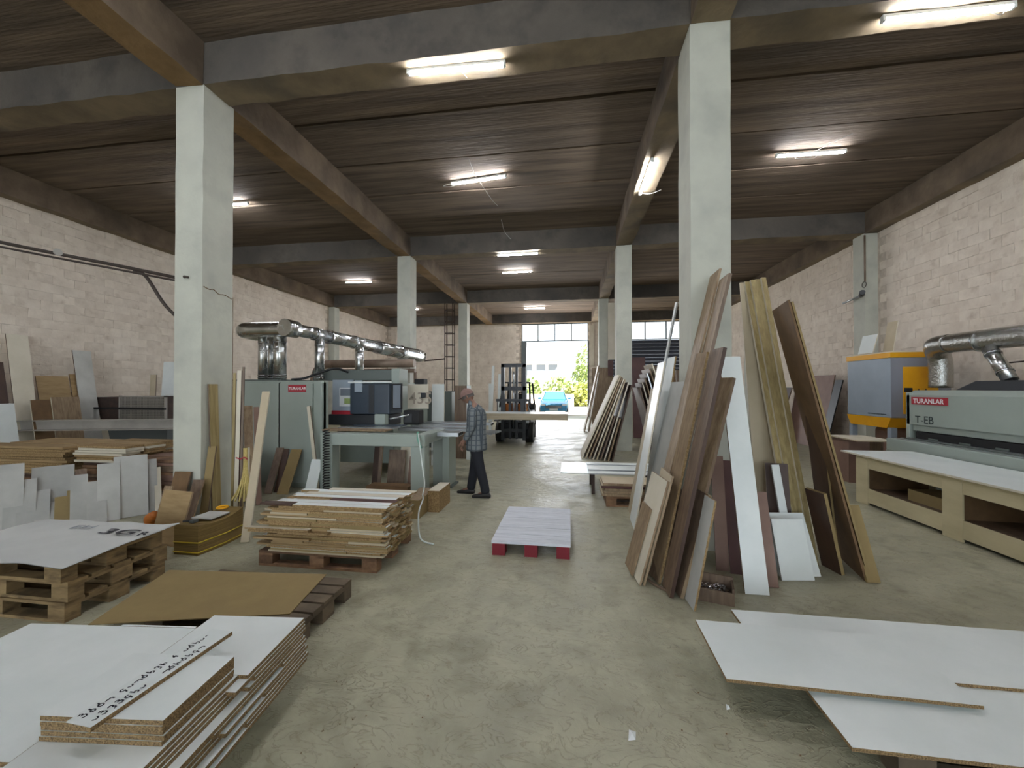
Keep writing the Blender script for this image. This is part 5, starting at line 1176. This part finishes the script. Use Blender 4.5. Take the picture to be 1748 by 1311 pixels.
skin('trousers', [(-1.455, py, .92), (-1.455, py, .84), (-1.46, py + .095, .76), (-1.505, py + .1, .47), (-1.555, py + .1, .2), (-1.58, py + .1, .045), (-1.45, py - .095, .76), (-1.39, py - .1, .47), (-1.31, py - .11, .2), (-1.28, py - .125, .045)],
     [(0, 1), (1, 2), (2, 3), (3, 4), (4, 5), (1, 6), (6, 7), (7, 8), (8, 9)], [(.15, .16), (.15, .17), .108, .088, .076, .074, .108, .088, .076, .074], 'trousers', P_, 0)
def shoe(ax, ay, az, dx, heel):
    V = []; Fc = []; n = 10; secs = [(.07, .03, .05), (.05, .042, .085), (0, .046, .10), (-.07, .05, .075), (-.15, .052, .055), (-.2, .042, .042), (-.225, .02, .03)]
    for (x, hw, h) in secs:
        for k in range(n):
            a = 2 * math.pi * k / n; V.append((ax + x, ay + hw * math.cos(a), az + max(0, h / 2 + h / 2 * math.sin(a)) + heel * max(0, x + .1)))
    for i in range(len(secs) - 1): Fc += [(i * n + k, i * n + (k + 1) % n, (i + 1) * n + (k + 1) % n, (i + 1) * n + k) for k in range(n)]
    Fc += [tuple(range(n)), tuple(range((len(secs) - 1) * n, len(secs) * n))[::-1]]
    o = mk('shoe', V, Fc, 'shoe', None, P_, True); box('sole', ax - .21, ax + .06, ay - .042, ay + .042, az + .0005, az + .012, 'black', o, .004)
shoe(-1.58, py + .1, 0, -1, 0); shoe(-1.275, py - .13, 0, -1, .0)
# head: cranium, face, ears, hair, cap; bowed forwards (towards -x, down)
hc = Vector((-1.605, py, 1.565)); b = MB(); n = 18; V = []; Fc = []
R = Matrix.Rotation(math.radians(-22), 3, 'Y')
for i in range(13):
    ph = math.pi * i / 12
    for k in range(n):
        a = 2 * math.pi * k / n; x = math.sin(ph) * math.cos(a); y = math.sin(ph) * math.sin(a); z = math.cos(ph)
        rx = .098; rz = .122
        if z < -.2: rx = .098 * (1 + .12 * z); 
        px_ = x * rx * (1.0 if x > 0 else .98); pz = z * rz; py_ = y * .077 * (1 + .15 * min(z, 0))
        if x < -.75 and -.35 < z < .12: px_ -= .022 * (1 - abs(z + .18) / .4) * (1 if abs(y) < .25 else 0)      # nose
        if x < -.6 and z < -.6: px_ -= .008                                                                        # chin
        if x < -.7 and .05 < z < .3 and abs(y) > .2: px_ += .006                                                   # eye sockets
        p = R @ Vector((px_, py_, pz)); V.append(hc + p)
for i in range(12): Fc += [(i * n + k, (i + 1) * n + k, (i + 1) * n + (k + 1) % n, i * n + (k + 1) % n) for k in range(n)]
head = mk('head', V, Fc, 'skin', None, P_, True)
for s in (-1, 1):
    e = hc + R @ Vector((-.088, s * .03, .008)); o = MB().tube(e, e + Vector((-.004, 0, 0)), .0055, 8).mk('eye', 'char', head)
    e = hc + R @ Vector((.005, s * .076, -.01)); mk('ear', [tuple(e + R @ Vector((.015 * math.cos(a), s * (.004 if k % 2 else .012), .03 * math.sin(a)))) for k, a in enumerate([j * .785 for j in range(8)])] + [tuple(e + Vector((0, s * .018, 0))), tuple(e - Vector((0, s * .004, 0)))],
        [(k, (k + 1) % 8, 8) for k in range(8)] + [((k + 1) % 8, k, 9) for k in range(8)], 'skin', None, head, True)
e = hc + R @ Vector((-.094, 0, -.062)); box('mouth', e.x - .004, e.x + .006, e.y - .022, e.y + .022, e.z - .003, e.z + .003, 'maroon', head)
def dome(name, rx, ry, rz, off, m, z0, parent):
    V = []; Fc = []; rows = 7
    for i in range(rows + 1):
        z = 1 - (1 - z0) * i / rows; rr = math.sqrt(max(0, 1 - z * z))
        for k in range(n):
            a = 2 * math.pi * k / n; V.append(hc + R @ (Vector((rr * math.cos(a) * rx, rr * math.sin(a) * ry, z * rz)) + Vector(off)))
    for i in range(rows): Fc += [(i * n + k, (i + 1) * n + k, (i + 1) * n + (k + 1) % n, i * n + (k + 1) % n) for k in range(n)]
    Fc.append(tuple(range(rows * n, rows * n + n)))
    return mk(name, V, Fc, m, None, parent, True)
dome('hair', .103, .082, .12, (.006, 0, 0), 'hair', -.25, head)
cap = dome('cap', .112, .09, .13, (.0, 0, .004), 'cap', .12, P_)
V = []
for k in range(9):
    a = math.radians(110 + 140 * k / 8); V.append(hc + R @ Vector((.108 * math.cos(a), .088 * math.sin(a), .022)))
for k in range(9):
    a = math.radians(120 + 120 * k / 8); V.append(hc + R @ Vector((.108 * math.cos(a) - .062, .088 * math.sin(a) * .85, .008)))
V += [v - Vector((0, 0, .006)) for v in V]
mk('visor', V, [(k, k + 1, k + 10, k + 9) for k in range(8)] + [(k + 27, k + 28, k + 19, k + 18) for k in range(8)] + [(k + 9, k + 10, k + 28, k + 27) for k in range(8)], 'cap', None, cap, True)

# crack line in the paint of the big left column
cl = [o for o in D.objects if o.name.startswith('column') and o in WL and abs(WL[o].x + 4.8) < .1 and abs(WL[o].y - 4.65) < .1][0]
curve('crack', [(-4.597, 4.44, 2.99), (-4.597, 4.52, 2.97), (-4.597, 4.58, 2.985), (-4.597, 4.66, 2.94), (-4.597, 4.75, 2.95), (-4.597, 4.86, 2.92)], .005, 'mdf_d', cl)
